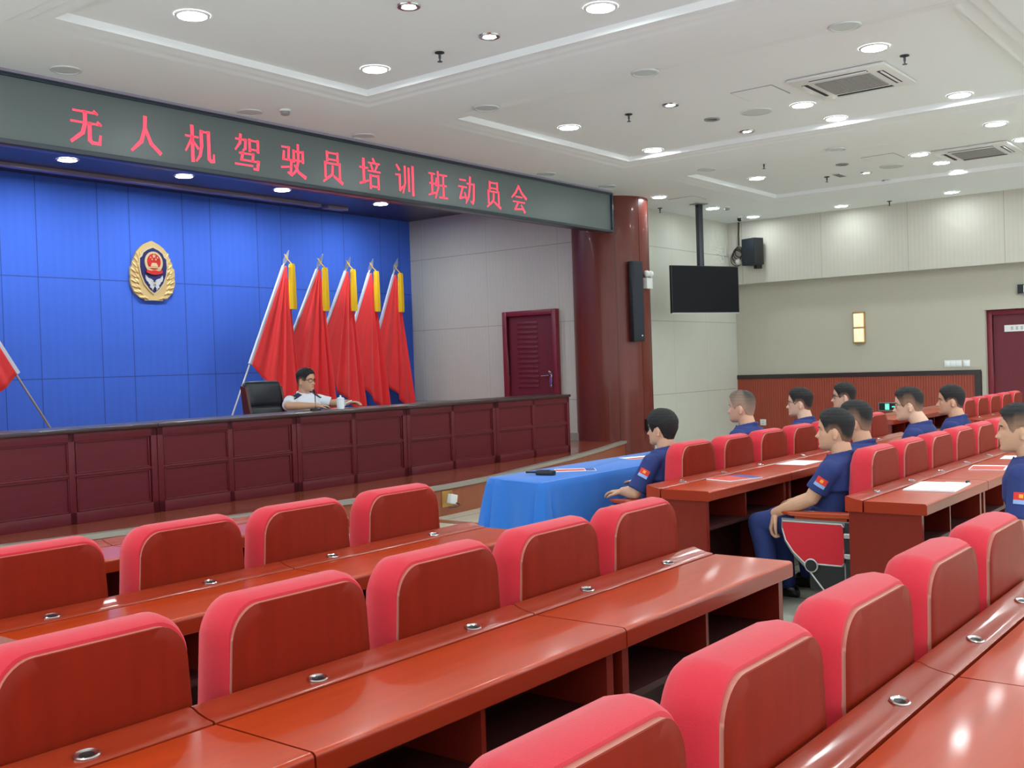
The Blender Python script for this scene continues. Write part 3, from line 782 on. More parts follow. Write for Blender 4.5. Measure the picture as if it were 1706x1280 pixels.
chair_row([1.30, 1.885, 2.46, 3.065, 3.65], 0.745, 0.122, [nm('', k) for k in ('nearest one cut by the bottom frame edge', 'second of the nearest row at bottom right', 'third of the nearest row at lower right', 'fourth of the nearest row, behind the seated man aisle', 'fifth of the nearest row at the right frame edge')], 'left block third row chairs')
chair_row([1.81, 2.399, 2.964, 3.55], 3.31, DY, [nm('', k) for k in ('leftmost of the front left row, cut by the frame', 'second of the front left row from the left', 'third of the front left row from the left', 'last of the front left row, near the floor socket')], 'left block first row chairs')
R1 = [6.40, 7.01, 7.61, 8.21, 8.80, 9.37, 9.94]
chair_row(R1, 3.31, DY, [nm('', k) for k in ('behind the dark haired man at the blue table', 'second of the front right row from the aisle, empty', 'behind the man with shaved sides', 'fourth of the front right row, behind the white paper', 'fifth of the front right row, hidden by the seated man', 'sixth of the front right row, hidden by heads', 'last of the front right row, right of the two heads')], 'right block first row chairs', True)
R2 = [6.34, 6.915, 7.49, 8.06, 8.62, 9.185, 9.75]
chair_row(R2, 2.035, DY, [nm('', k) for k in ('aisle one with armrest, behind the man seated in full view', 'second of the second right row from the aisle', 'third of the second right row from the aisle', 'fourth of the second right row, behind the spectacled man', 'fifth of the second right row from the aisle', 'sixth of the second right row, mostly behind a face', 'seventh of the second right row, behind the rightmost man')], 'right block second row chairs', True)
chair(5.93, 0.745+DY, nm('', 'under the rightmost man at the frame edge'), 'right block third row chairs')
chair_row([13.02, 13.60, 14.18, 14.76, 15.34], 3.31, DY, [nm('', k) for k in ('first of the small far row by the maroon door', 'second of the small far row', 'third of the small far row', 'fourth of the small far row', 'last of the small far row')], 'far block first row chairs')

# ================================================================== stage desk (four-plus modules), chair, objects on it
def stage_desk(w):
    t = thing('stage_desk', '', 'desk')
    MB().box(0.001, w-0.001, -0.03, 0.58, 0.775, 0.81, 0, 0.006).build('desktop', ['desk_maroon_dark'], t)
    b = MB(); b.box(0.003, w-0.003, 0.02, 0.055, 0.02, 0.775)
    b.box(0.003, w-0.003, 0.0, 0.02, 0.0, 0.10, 0, 0.003)
    for x in (0.003, w/2-0.04, w-0.063): b.box(x, x+0.06, 0.0, 0.03, 0.0, 0.775, 0, 0.003)
    b.box(0.003, w-0.003, 0.0, 0.03, 0.70, 0.775, 0, 0.003); b.box(0.003, w-0.003, 0.004, 0.03, 0.40, 0.425, 0, 0.004)
    b.build('front_panel', ['desk_maroon'], t)
    for xa in (0.07, w/2+0.03):
        xb = xa+w/2-0.105
        r = MB()
        for z0_, z1_ in ((0.425, 0.70), (0.10, 0.40)):
            r.box(xa, xb, 0.008, 0.022, z0_+0.0, z0_+0.014, 0, 0.004); r.box(xa, xb, 0.008, 0.022, z1_-0.014, z1_, 0, 0.004)
            r.box(xa, xa+0.014, 0.008, 0.022, z0_, z1_, 0, 0.004); r.box(xb-0.014, xb, 0.008, 0.022, z0_, z1_, 0, 0.004)
        r.build('moulding', ['desk_maroon'], t)
    for x in (0.003, w-0.033): MB().box(x, x+0.03, 0.055, 0.56, 0.0, 0.775).build('side_panel', ['desk_maroon'], t)
    return t
WD = 1.635
sd = stage_desk(WD)
SDN = ['at the right end of the stage, below the door', 'second from the right end, before the flags', 'third from the right end, before the speaker', 'fourth from the right end, left of the black chair', 'at the left frame edge of the stage', 'beyond the left frame edge']
for i in range(6):
    o = sd if i == 0 else copy_tree(sd)
    o.location = (12.14-WD*(i+1), 8.5, ST); o['label'] = 'dark maroon panelled stage desk ' + SDN[i]; o['group'] = 'stage desks'

t = thing('executive_chair', 'black leather high-back chair with wood sides behind the stage desk', 'chair', (8.02, 9.70, ST), PI+0.12)
def slab(w, d, h, x, y, z, tilt=0.0, r=0.05):
    mb = MB(); rings = []
    for yy, ins in ((0.0, 0.04), (0.012, 0.012), (0.03, 0.0), (d-0.03, 0.0), (d-0.012, 0.012), (d, 0.045)):
        rings.append([(xx, yy+0.02*math.cos(xx/w*PI), zz) for xx, zz in rrect(w-2*ins, ins, h-ins, r, r, 7)])
    mb.loft(rings, 0, True, xf=Matrix.Translation((x, y, z)) @ Matrix.Rotation(tilt, 4, 'X'))
    return mb
slab(0.56, 0.10, 0.30, 0, -0.30, 0.84, 0.12).build('headrest', ['leather_black'], t)
bk = slab(0.54, 0.09, 0.42, 0, -0.25, 0.44, 0.10)
for i in range(5): bk.box(-0.20+i*0.1-0.003, -0.20+i*0.1+0.003, 0.082, 0.093, 0.06, 0.36, 0, 0, xf=Matrix.Translation((0, -0.25, 0.44)) @ Matrix.Rotation(0.10, 4, 'X'))
bk.build('backrest', ['leather_black'], t)
MB().box(-0.27, 0.27, -0.22, 0.28, 0.40, 0.50, 0, 0.035).build('seat', ['leather_black'], t)
for sx in (-1, 1):
    w_ = MB(); P_ = Matrix(((0, 0, 1, 0), (1, 0, 0, 0), (0, 1, 0, 0), (0, 0, 0, 1)))
    w_.prism([(-0.20, 0.0), (0.26, 0.0), (0.28, 0.60), (-0.14, 0.63), (-0.24, 1.08), (-0.32, 1.10), (-0.26, 0.6)], sx*0.285-0.018, sx*0.285+0.018, 0, xf=P_)
    w_.build('wooden_side', ['chair_wood'], t)

t = thing('gooseneck_microphone', 'thin black gooseneck microphone in front of the speaker', 'microphone', (7.80, 8.84, ST+0.81))
MB().lathe([(0.06, 0), (0.06, 0.02), (0.045, 0.03)], 20).build('base', ['black_plastic'], t)
MB().tube([(0, 0, 0.03), (0.0, 0.0, 0.10), (0.004, 0.005, 0.165), (0.010, 0.02, 0.20)], 0.005, 8).build('stem', ['black_plastic'], t)
MB().tube([(0.010, 0.02, 0.20), (0.016, 0.038, 0.218), (0.020, 0.048, 0.226)], [0.010, 0.014, 0.008], 10).build('capsule', ['black_plastic'], t)
t = thing('lidded_mug', 'white porcelain lidded cup on the stage desk beside the speaker', 'cup', (8.06, 8.72, ST+0.81))
MB().lathe([(0.034, 0.0), (0.042, 0.005), (0.044, 0.11), (0.040, 0.112)], 28).build('body', ['porcelain'], t)
MB().lathe([(0.046, 0.112), (0.047, 0.118), (0.034, 0.130), (0.012, 0.136), (0.010, 0.142), (0.013, 0.150), (0.006, 0.157)], 28).build('lid', ['porcelain'], t)
MB().tube([(0.043, 0, 0.09), (0.07, 0, 0.085), (0.072, 0, 0.05), (0.043, 0, 0.025)], 0.006, 8).build('handle', ['porcelain'], t)
t = thing('document', 'white sheet lying on the stage desk before the speaker', 'paper', (8.30, 9.0, ST+0.8105), 0.2)
MB().box(-0.105, 0.105, -0.05, 0.05, 0, 0.002).build('sheet', ['paper_white'], t)

# flags -------------------------------------------------------------
FL = [((10.599, 1.846), (10.553, 1.60), (9.808, 0.168), (10.712, -0.743), 12.50), ((11.407, 1.865), (11.318, 1.605), (10.524, 0.204), (11.572, -0.80), 12.64),
      ((12.131, 1.874), (12.060, 1.624), (11.237, 0.15), (12.311, -0.844), 12.78), ((12.789, 1.896), (12.734, 1.639), (12.0, 0.16), (13.041, -0.89), 12.92), ((13.532, 1.962), (13.442, 1.663), (12.76, 0.16), (13.847, -0.941), 13.06)]
def flag(tip, A, B, C, y, label, mirror=False, seed=0):
    rnd = random.Random(seed)
    d = Vector((tip[0]-B[0], 0, tip[1]-B[1])).normalized()
    tipv = Vector((tip[0], y, tip[1]+H)); foot = tipv - d*((tipv.z-ST)/d.z)
    t = thing('flag_on_pole', label, 'flag', foot, 0, 'red flags on the stage')
    tl = tipv-foot
    MB().tube([(0, 0, 0), tuple(tl*0.94)], 0.014, 10).build('pole', ['silver_trim'], t)
    MB().lathe([(0.17, 0), (0.17, 0.015), (0.03, 0.03), (0.03, 0.09)], 20).build('base', ['grey_metal'], t)
    q = d.to_track_quat('Z', 'Y').to_matrix().to_4x4(); q.translation = tl*0.92
    f = MB(); f.lathe([(0.018, -0.02), (0.022, 0.0), (0.012, 0.02), (0.02, 0.05), (0.012, 0.07)], 12, xf=q)
    sp = [(0.0, 0.30), (0.05, 0.15), (0.03, 0.07), (-0.03, 0.07), (-0.05, 0.15)]
    f.prism(sp, -0.006, 0.006, 0, xf=q @ Matrix.Rotation(PI/2, 4, 'X'))
    f.build('spear_finial', ['silver_trim'], t)
    A_ = Vector((A[0], y, A[1]+H))-foot; B_ = Vector((B[0], y, B[1]+H))-foot; C_ = Vector((C[0], y, C[1]+H))-foot
    A_ = d*A_.dot(d); B_ = d*B_.dot(d)
    sgn = 1 if C_.x > B_.x else -1
    ph = [rnd.uniform(0, 6) for _ in range(3)]
    nu, nv = 56, 30
    vs = []; 
    for i in range(nu+1):
        s_ = i/nu
        for j in range(nv+1):
            u = j/nv
            end = B_.lerp(C_, s_**1.15)
            end.z += -0.10*math.sin(PI*s_)**1.0*(1-s_) + 0.22*s_*(1-s_)**1.0
            p = A_.lerp(end, u)
            g = s_**1.6
            fold = (0.055*math.sin(24*s_**1.6+ph[0]) + 0.022*math.sin(41*s_+ph[1]))*min(1, u*1.3)*min(1, s_*4)*(0.22+0.78*s_)
            p.y += -0.045 + fold*0.9 - 0.03*s_
            p.x += sgn*0.012*math.sin(20*s_+ph[2])*u
            vs.append(p)
    idx = lambda i, j: i*(nv+1)+j
    fs_ = [(idx(i, j), idx(i+1, j), idx(i+1, j+1), idx(i, j+1)) for i in range(nu) for j in range(nv)]
    cl = MB(); cl.add(vs, fs_, 0, True)
    c = cl.build('cloth', ['flag_red'], t)
    so = c.modifiers.new('thickness', 'SOLIDIFY'); so.thickness = 0.006
    wv = MB(); n_ = d.cross(Vector((0, 1, 0)))
    ring = []
    for k in range(11):
        u = k/10; p = A_.lerp(B_, u)
        ring.append([(p.x+n_.x*a, p.y+b, p.z+n_.z*a) for a, b in ((0.03, 0.0), (0.02, -0.024), (-0.02, -0.026), (-0.05, -0.02), (-0.05, 0.0), (0.0, 0.024))])
    wv.loft(ring, 0, True)
    wv.build('hoist_sleeve', ['flag_white'], t)
    ts = MB(); tp = A_ + Vector((sgn*0.03, -0.10, 0.03))
    rings = []
    for z_, w in ((0.0, 0.045), (-0.05, 0.06), (-0.055, 0.055), (-0.30, 0.062), (-0.60, 0.066), (-0.68, 0.06)):
        rings.append([(tp.x+sgn*0.05+w*math.cos(2*PI*k/20)*(1+0.14*math.cos(7*2*PI*k/20)), tp.y+0.03*math.sin(2*PI*k/20)*(1+0.14*math.cos(7*2*PI*k/20)), tp.z+z_) for k in range(20)])
    ts.loft(rings, 0, True)
    ts.tube([(tp.x-sgn*0.01, tp.y+0.09, tp.z+0.15), (tp.x+sgn*0.03, tp.y+0.05, tp.z+0.06), (tp.x+sgn*0.05, tp.y, tp.z)], 0.008, 6)
    ts.build('tassel', ['tassel_yellow'], t)
for i, (tp, A, B, C, y) in enumerate(FL):
    flag(tp, A, B, C, y, 'red flag with yellow tassel on a leaning pole, ' + ['nearest the seated speaker', 'second from the left of the five', 'middle one of the five', 'second from the right of the five', 'rightmost beside the beige wall'][i], seed=i)
flag((5.30, 1.86), (5.45, 1.60), (6.355, 0.105), (5.30, -0.75), 12.5, 'red flag at the left frame edge, its pole leaning the other way', True, 9)

# emblem -------------------------------------------------------------
em = thing('wall_emblem', 'gold wreathed shield emblem on the blue stage wall', 'emblem', (8.79, 13.325, H+1.535))
EX = Matrix.Rotation(PI/2, 4, 'X')           # (u, v, w) -> (u, -w, v)
out = []
hw = [(0.0, 0.425), (0.05, 0.405), (0.12, 0.375), (0.19, 0.325), (0.24, 0.27), (0.275, 0.205), (0.30, 0.14), (0.32, 0.125), (0.325, 0.06), (0.355, 0.03), (0.36, -0.06), (0.35, -0.10), (0.362, -0.13), (0.355, -0.19), (0.335, -0.25), (0.30, -0.32), (0.24, -0.37), (0.16, -0.40), (0.14, -0.425), (0.0, -0.42)]
poly = [(x, z) for x, z in hw] + [(-x, z) for x, z in reversed(hw[1:-1])]
MB().prism(list(reversed(poly)), 0.0, 0.035, 0, xf=EX).build('wreath_plate', ['gold'], em)
def interp0(z):
    for (xa, za), (xb, zb) in zip(hw, hw[1:]):
        if zb <= z <= za: return xa+(xb-xa)*(za-z)/max(1e-6, za-zb)
    return 0.14
for sx in (-1, 1):
    lf = MB()
    for k in range(9):
        a = k/8
        pz = -0.385+0.60*a; px = sx*(interp0(pz)*0.80-0.01)
        for off_, an in ((0.03, 0.5), (-0.02, 0.15)):
            m_ = EX @ Matrix.Translation((px+sx*off_, pz, 0.037)) @ Matrix.Rotation(sx*(-an-0.95*(1-a)), 4, 'Z')
            lf.ball((0, 0, 0), (0.020, 0.055, 0.016), 10, 6, 0, xf=m_)
    lf.build('leaf_spray', ['gold'], em)
def shield(k):
    h_ = [(0.0, 0.335), (0.09, 0.30), (0.155, 0.255), (0.18, 0.20), (0.215, 0.175), (0.22, 0.05), (0.20, -0.06), (0.15, -0.18), (0.07, -0.275), (0.0, -0.325)]
    p = [(x*k, z*k-0.01*(1-k)) for x, z in h_]
    return list(reversed(p + [(-x, z) for x, z in reversed(p[1:-1])]))
MB().prism(shield(1.06), 0.034, 0.055, 0, xf=EX).build('shield_rim', ['gold_pale'], em)
MB().prism(shield(0.97), 0.05, 0.060, 0, xf=EX).build('shield_field', ['navy'], em)
def disc(r0, r1, cz, n=32): return [(r0*math.cos(2*PI*k/n), cz+r1*math.sin(2*PI*k/n)) for k in range(n)]
MB().prism(disc(0.145, 0.155, 0.115), 0.058, 0.070, 0, xf=EX).build('disc_ring', ['gold_pale'], em)
MB().prism(disc(0.108, 0.115, 0.125), 0.069, 0.075, 0, xf=EX).build('red_disc', ['emblem_red'], em)
st = MB()
def star(cx, cz, r): return [(cx+(r if k % 2 == 0 else r*0.4)*math.sin(PI*k/5), cz+(r if k % 2 == 0 else r*0.4)*math.cos(PI*k/5)) for k in range(10)][::-1]
for cx, cz, r in ((0, 0.205, 0.033), (-0.055, 0.185, 0.016), (0.055, 0.185, 0.016), (-0.03, 0.158, 0.016), (0.03, 0.158, 0.016)): st.prism(star(cx, cz, r), 0.074, 0.080, 0, xf=EX)
st.prism([(-0.055, 0.055), (0.055, 0.055), (0.055, 0.08), (0.04, 0.085), (0.045, 0.095), (0.03, 0.108), (-0.03, 0.108), (-0.045, 0.095), (-0.04, 0.085), (-0.055, 0.08)], 0.074, 0.082, 0, xf=EX)
st.prism([(-0.095, 0.035), (0.095, 0.035), (0.09, 0.05), (-0.09, 0.05)], 0.074, 0.082, 0, xf=EX)
st.build('gate_and_stars', ['gold_pale'], em)
dr = MB(); dr.prism([(-0.13, -0.03), (-0.06, -0.055), (0, -0.06), (0.06, -0.055), (0.13, -0.03), (0.125, 0.01), (0.06, -0.005), (0, 0.005), (-0.06, -0.005), (-0.125, 0.01)], 0.069, 0.084, 0, xf=EX)
dr.build('red_drapery', ['emblem_red'], em)
wg = MB()
for sx in (-1, 1):
    pts_ = [(0.02, -0.20), (0.02, -0.14), (0.05, -0.12), (0.10, -0.105), (0.135, -0.065), (0.14, -0.11), (0.125, -0.15), (0.10, -0.165), (0.09, -0.19), (0.07, -0.20), (0.075, -0.24), (0.05, -0.25), (0.03, -0.285)]
    pts_ = [(sx*a, b) for a, b in pts_]
    wg.prism(pts_ if sx < 0 else pts_[::-1], 0.058, 0.072, 0, xf=EX)
    wg.box(-0.008, 0.008, -0.075, 0.075, 0.066, 0.078, 0, 0, xf=EX @ Matrix.Translation((0, -0.205, 0)) @ Matrix.Rotation(sx*0.6, 4, 'Z'))
wg.build('silver_wings', ['silver_pale'], em)
gs = MB(); gs.prism(star(0, -0.175, 0.022), 0.074, 0.082, 0, xf=EX); gs.build('centre_star', ['gold_pale'], em)

# ================================================================== blue cloth table
ct = thing('covered_table', 'long table under a bright blue cloth in front of the first right row', 'table', (0, 0, 0))
TA = [(5.80, 4.77), (5.66, 4.19), (8.02, 4.19), (8.12, 4.77)]
cen = Vector((6.9, 4.48))
per = []
for i in range(4):
    a, b = Vector(TA[i]), Vector(TA[(i+1) % 4]); L_ = (b-a).length; m_ = max(10, int(L_/0.03))
    dn_ = (b-a).normalized(); nrm = Vector((dn_.y, -dn_.x))
    if nrm.dot(a-cen) < 0: nrm = -nrm
    for k in range(m_):
        per.append((a.lerp(b, k/m_), nrm, k/m_, i))
lv = [(0.7525, 0.0, 0.0), (0.745, 0.012, 0.0), (0.70, 0.016, 0.12), (0.55, 0.022, 0.4), (0.35, 0.03, 0.7), (0.16, 0.042, 0.95), (0.012, 0.055, 1.0)]
rings = []
N_ = len(per)
for z_, o_, am in lv:
    r = []
    for q, (p, nr, u, i) in enumerate(per):
        pn = per[(q-1) % N_]; nr2 = nr if u > 0 else (nr+pn[1]).normalized()
        ln = 3.2 if i in (1, 3) else 0.8
        f_ = 0.5+0.5*math.sin(u*ln*13.0+i*1.7)*math.sin(u*ln*5.1+0.6*i)
        corner = math.exp(-(min(u, 1-u)*(2.3 if i in (1, 3) else 0.6)/0.10)**2)
        corner_fold = -0.05*math.exp(-((min(u, 1-u)*(2.3 if i in (1, 3) else 0.6)-0.06)/0.02)**2)
        a = o_*(0.5 if i == 1 else 1) + am*((0.02 if i in (1, 3) else 0.085)*f_ + 0.07*corner + corner_fold*1.25)
        r.append((p.x+nr2.x*a, p.y+nr2.y*a, z_))
    rings.append(r)
cm = MB(); cm.loft(rings, 0, True, cap=False); cm.add(rings[0], [tuple(range(N_))], 0, False)
clo = cm.build('tablecloth', ['cloth_blue'], None)
tag(clo, 'bright blue draped tablecloth hanging to the floor', 'tablecloth')
tt = MB(); tt.prism([(5.83, 4.75), (8.09, 4.75), (7.99, 4.21), (5.69, 4.21)][::-1], 0.72, 0.750, 0); tt.build('tabletop', ['inner_wood_shaded'], ct)
for x_, y_ in ((5.9, 4.28), (5.95, 4.68), (7.9, 4.28), (7.95, 4.68)): MB().box(x_-0.02, x_+0.02, y_-0.02, y_+0.02, 0, 0.72).build('leg', ['grey_metal'], ct)

# ================================================================== papers and small things on desks
def flat(name, label, cat, loc, pts_, h_, mats_, rz=0, group=None, extra=None):
    t = thing(name, label, cat, loc, rz, group)
    x0_, x1_, y0_, y1_ = pts_
    MB().box(x0_, x1_, y0_, y1_, 0, h_).build('pages' if h_ > 0.004 else 'sheet', [mats_], t)
    if extra: extra(t)
    return t
def booklet_cover(t):
    MB().box(-0.15, 0.05, -0.105, 0.105, 0.008, 0.0095).build('red_cover', ['paper_red'], t)
    MB().box(0.05, 0.15, -0.105, 0.105, 0.008, 0.0095).build('blue_cover', ['paper_blue'], t)
flat('booklet', 'red and blue covered booklet on the aisle end desk of the first right row', 'booklet', (6.33, 3.14, 0.751), (-0.15, 0.15, -0.105, 0.105), 0.008, 'paper_white', -0.3, None, booklet_cover)
flat('paper_sheets', 'white paper lying on the second desk of the first right row', 'paper', (7.46, 3.17, 0.751), (-0.17, 0.17, -0.11, 0.11), 0.003, 'paper_white', 0.0)
def nb_extra(t):
    MB().box(-0.20, 0.20, -0.135, -0.005, 0.008, 0.012).build('open_page', ['paper_white'], t)
    MB().box(0.17, 0.235, -0.13, -0.118, 0.008, 0.024, 0, 0.004).build('binder_clip', ['black_plastic'], t)
flat('notebook', 'open white notebook on the aisle end desk of the second right row', 'notebook', (6.33, 1.86, 0.751), (-0.21, 0.21, -0.14, 0.14), 0.008, 'paper_white', 0.06, None, nb_extra)
def pink_extra(t): MB().box(-0.14, 0.06, -0.10, 0.10, 0.006, 0.008).build('red_cover', ['paper_red'], t)
flat('booklet', 'pinkish white booklet near the rightmost man on the second right row desk', 'booklet', (7.50, 1.87, 0.751), (-0.14, 0.14, -0.11, 0.11), 0.006, 'paper_white', 0.15, None, pink_extra)
flat('paper_sheets', 'white sheet edge beside the rightmost man\'s chin on the desk', 'paper', (8.30, 1.87, 0.751), (-0.13, 0.13, -0.1, 0.1), 0.003, 'paper_white', 0.1)
flat('leaflet', 'red and white leaflet behind the black radio on the blue cloth', 'leaflet', (6.43, 4.47, 0.7535), (-0.15, 0.15, -0.10, 0.10), 0.002, 'paper_white', -0.9, None, lambda t: (MB().box(-0.145, 0.07, -0.07, 0.05, 0.002, 0.0028).build('red_print', ['paper_red'], t), MB().box(0.075, 0.145, -0.09, 0.09, 0.002, 0.0028).build('blue_print', ['paper_blue'], t)))
flat('leaflet', 'white and red leaflet on the blue cloth by the seated man\'s shoulder', 'leaflet', (7.47, 4.53, 0.7535), (-0.16, 0.16, -0.10, 0.10), 0.002, 'paper_white', -0.4, None, lambda t: MB().box(-0.15, 0.02, -0.09, 0.0, 0.002, 0.0028).build('red_print', ['paper_red'], t))
t = thing('handheld_radio', 'black handheld radio lying on the blue cloth', 'radio', (6.055, 4.48, 0.7535), -1.42)
MB().box(-0.055, 0.085, -0.028, 0.028, 0, 0.034, 0, 0.008).build('body', ['black_plastic'], t)
MB().tube([(-0.055, 0.012, 0.018), (-0.15, 0.012, 0.016)], 0.007, 8).build('antenna', ['black_plastic'], t)
MB().box(-0.02, 0.04, -0.02, 0.02, 0.034, 0.037, 0, 0.001).build('keypad', ['grey_metal'], t)
# ================================================================== things on the column and walls
def face_pillar(px, ang, z, r=0.628):
    return (14.58+r*math.cos(ang), 9.31+r*math.sin(ang), z)
a1 = math.atan2(8.72-9.31, 14.36-14.58)
t = thing('column_speaker', 'tall slim dark speaker mounted on the wooden column', 'speaker', face_pillar(0, -2.02, H+0.335), -2.02+PI/2)
MB().box(-0.10, 0.10, -0.16, -0.03, 0, 1.25, 0, 0.012).build('cabinet', ['black_plastic'], t)
MB().box(-0.085, 0.085, -0.165, -0.158, 0.03, 1.22, 0, 0.003).build('grille', ['speaker_mesh'], t)
MB().box(-0.05, 0.05, -0.03, 0.004, 0.2, 1.05).build('bracket', ['grey_metal'], t)
MB().box(0.04, 0.06, -0.168, -0.164, 0.08, 0.10).build('badge', ['silver_trim'], t)
t = thing('emergency_light', 'white twin-head emergency light beside the column speaker', 'emergency light', face_pillar(0, -1.50, H+1.17), -1.50+PI/2)
MB().box(-0.10, 0.10, -0.07, 0.004, 0, 0.17, 0, 0.008).build('housing', ['white_plastic'], t)
for sx in (-1, 1):
    MB().ball((sx*0.065, -0.05, 0.235), 0.052, 14, 10).build('lamp_head', ['white_plastic'], t)
    MB().tube([(sx*0.06, -0.04, 0.165), (sx*0.065, -0.05, 0.20)], 0.015, 8).build('neck', ['grey_plastic'], t)
t = thing('wall_panel_box', 'small black framed control box low on the column', 'control box', face_pillar(0, -1.62, H-1.08), -1.62+PI/2)
MB().box(-0.075, 0.075, -0.05, 0.004, 0, 0.19, 0, 0.008).build('frame', ['black_plastic'], t)
MB().box(-0.05, 0.05, -0.055, -0.048, 0.03, 0.16).build('display', ['grey_plastic'], t)

tv = thing('television', 'black flat television hanging from a ceiling pole', 'television', (15.92, 8.33, 0), -math.radians(24))
MB().box(-0.70, 0.70, -0.025, 0.03, H+0.79, H+1.575, 0, 0.008).build('housing', ['black_plastic'], tv)
MB().box(-0.685, 0.685, -0.030, -0.02, H+0.81, H+1.56).build('screen', ['screen_black'], tv)
MB().box(-0.70, 0.70, -0.031, -0.02, H+0.788, H+0.798).build('lower_edge', ['silver_trim'], tv)
pm = MB(); pm.box(-0.045, 0.045, 0.05, 0.14, H+1.1, ZC-0.012, 0, 0.008); pm.build('pole', ['grey_metal'], tv)
pm = MB(); pm.box(-0.25, 0.25, 0.03, 0.055, H+1.0, H+1.4); pm.box(-0.05, 0.05, 0.05, 0.10, H+1.05, H+1.35); pm.build('bracket', ['grey_metal'], tv)
MB().box(-0.12, 0.12, 0.0, 0.19, ZC-0.014, ZC-0.001).build('ceiling_plate', ['grey_plastic'], tv)
tc = MB(); tc.tube([(0.06, 0.09, ZC-0.02), (0.065, 0.1, H+2.0), (0.07, 0.12, H+1.65), (0.02, 0.06, H+1.5)], 0.012, 6); tc.build('cable', ['cable'], tv)

t = thing('wall_speaker', 'dark box speaker on the upper right wall near the corner', 'speaker', (18.70, 8.62, H+1.76), -PI/2-0.35)
MB().box(-0.17, 0.17, -0.30, -0.06, 0, 0.50, 0, 0.015).build('cabinet', ['black_plastic'], t)
MB().box(-0.155, 0.155, -0.306, -0.298, 0.015, 0.485, 0, 0.003).build('grille', ['speaker_mesh'], t)
MB().box(-0.04, 0.04, -0.12, 0.02, -0.06, 0.02).build('bracket', ['black_plastic'], t)
t = thing('cable_coil', 'tangled dark cable coil hanging in the corner beside the wall speaker', 'cable', (18.66, 9.02, H+2.05))
cc = MB()
for k in range(5):
    rr = 0.10+0.012*k; cc.tube([(-0.02*(k % 3)+0.015*math.sin(3*a_), rr*0.8*math.cos(a_)+0.01*k, rr*math.sin(a_)-0.03*k) for a_ in [2*PI*q/18 for q in range(19)]], 0.009, 6, cap=False)
cc.tube([(0, 0.0, 0.12), (0.02, 0.01, 0.3), (0.02, 0.0, 0.565)], 0.016, 6)
cc.build('loops', ['cable'], t)
MB().ball((-0.03, 0.0, -0.19), (0.05, 0.07, 0.06), 12, 8).build('connector_box', ['white_plastic'], t)

t = thing('wall_sconce', 'slim two-panel marble wall lamp with brass frame on the right wall', 'wall lamp', (XR-0.001, 6.84, H+0.225), -PI/2)
MB().box(-0.10, 0.10, -0.03, 0.0, 0, 0.555).build('backplate', ['brass'], t)
for z_ in (0.02, 0.29): MB().box(-0.085, 0.085, -0.085, -0.03, z_, z_+0.245, 0, 0.008).build('stone_shade', ['sconce_glow'], t)
for z_ in (0.0, 0.267, 0.535): MB().box(-0.10, 0.10, -0.09, -0.03, z_, z_+0.022, 0, 0.003).build('brass_band', ['brass'], t)
t = thing('switch_plate', 'wide white switch plate above the wainscot beside the door', 'switch', (XR-0.001, 5.25, H-0.245), -PI/2)
MB().box(-0.145, 0.145, -0.012, 0, 0, 0.115, 0, 0.004).build('plate', ['white_plastic'], t)
for x_ in (-0.09, 0.0, 0.09): MB().box(x_-0.038, x_+0.038, -0.017, -0.01, 0.018, 0.097, 0, 0.003).build('rocker', ['porcelain'], t)
t = thing('switch_plate', 'small white square switch nearest the right door', 'switch', (XR-0.001, 5.03, H-0.245), -PI/2)
MB().box(-0.055, 0.055, -0.012, 0, 0, 0.115, 0, 0.004).build('plate', ['white_plastic'], t)
MB().box(-0.038, 0.038, -0.017, -0.01, 0.018, 0.097, 0, 0.003).build('rocker', ['porcelain'], t)
t = thing('wall_socket', 'small white socket on the wainscot behind the man with shaved sides', 'socket', (XR-0.013, 8.75, H-1.27), -PI/2)
MB().box(-0.06, 0.06, -0.012, 0, 0, 0.115, 0, 0.004).build('plate', ['white_plastic'], t)
for z_ in (0.035, 0.075): MB().box(-0.02, 0.02, -0.014, -0.01, z_, z_+0.008).build('slot', ['grey_plastic'], t)
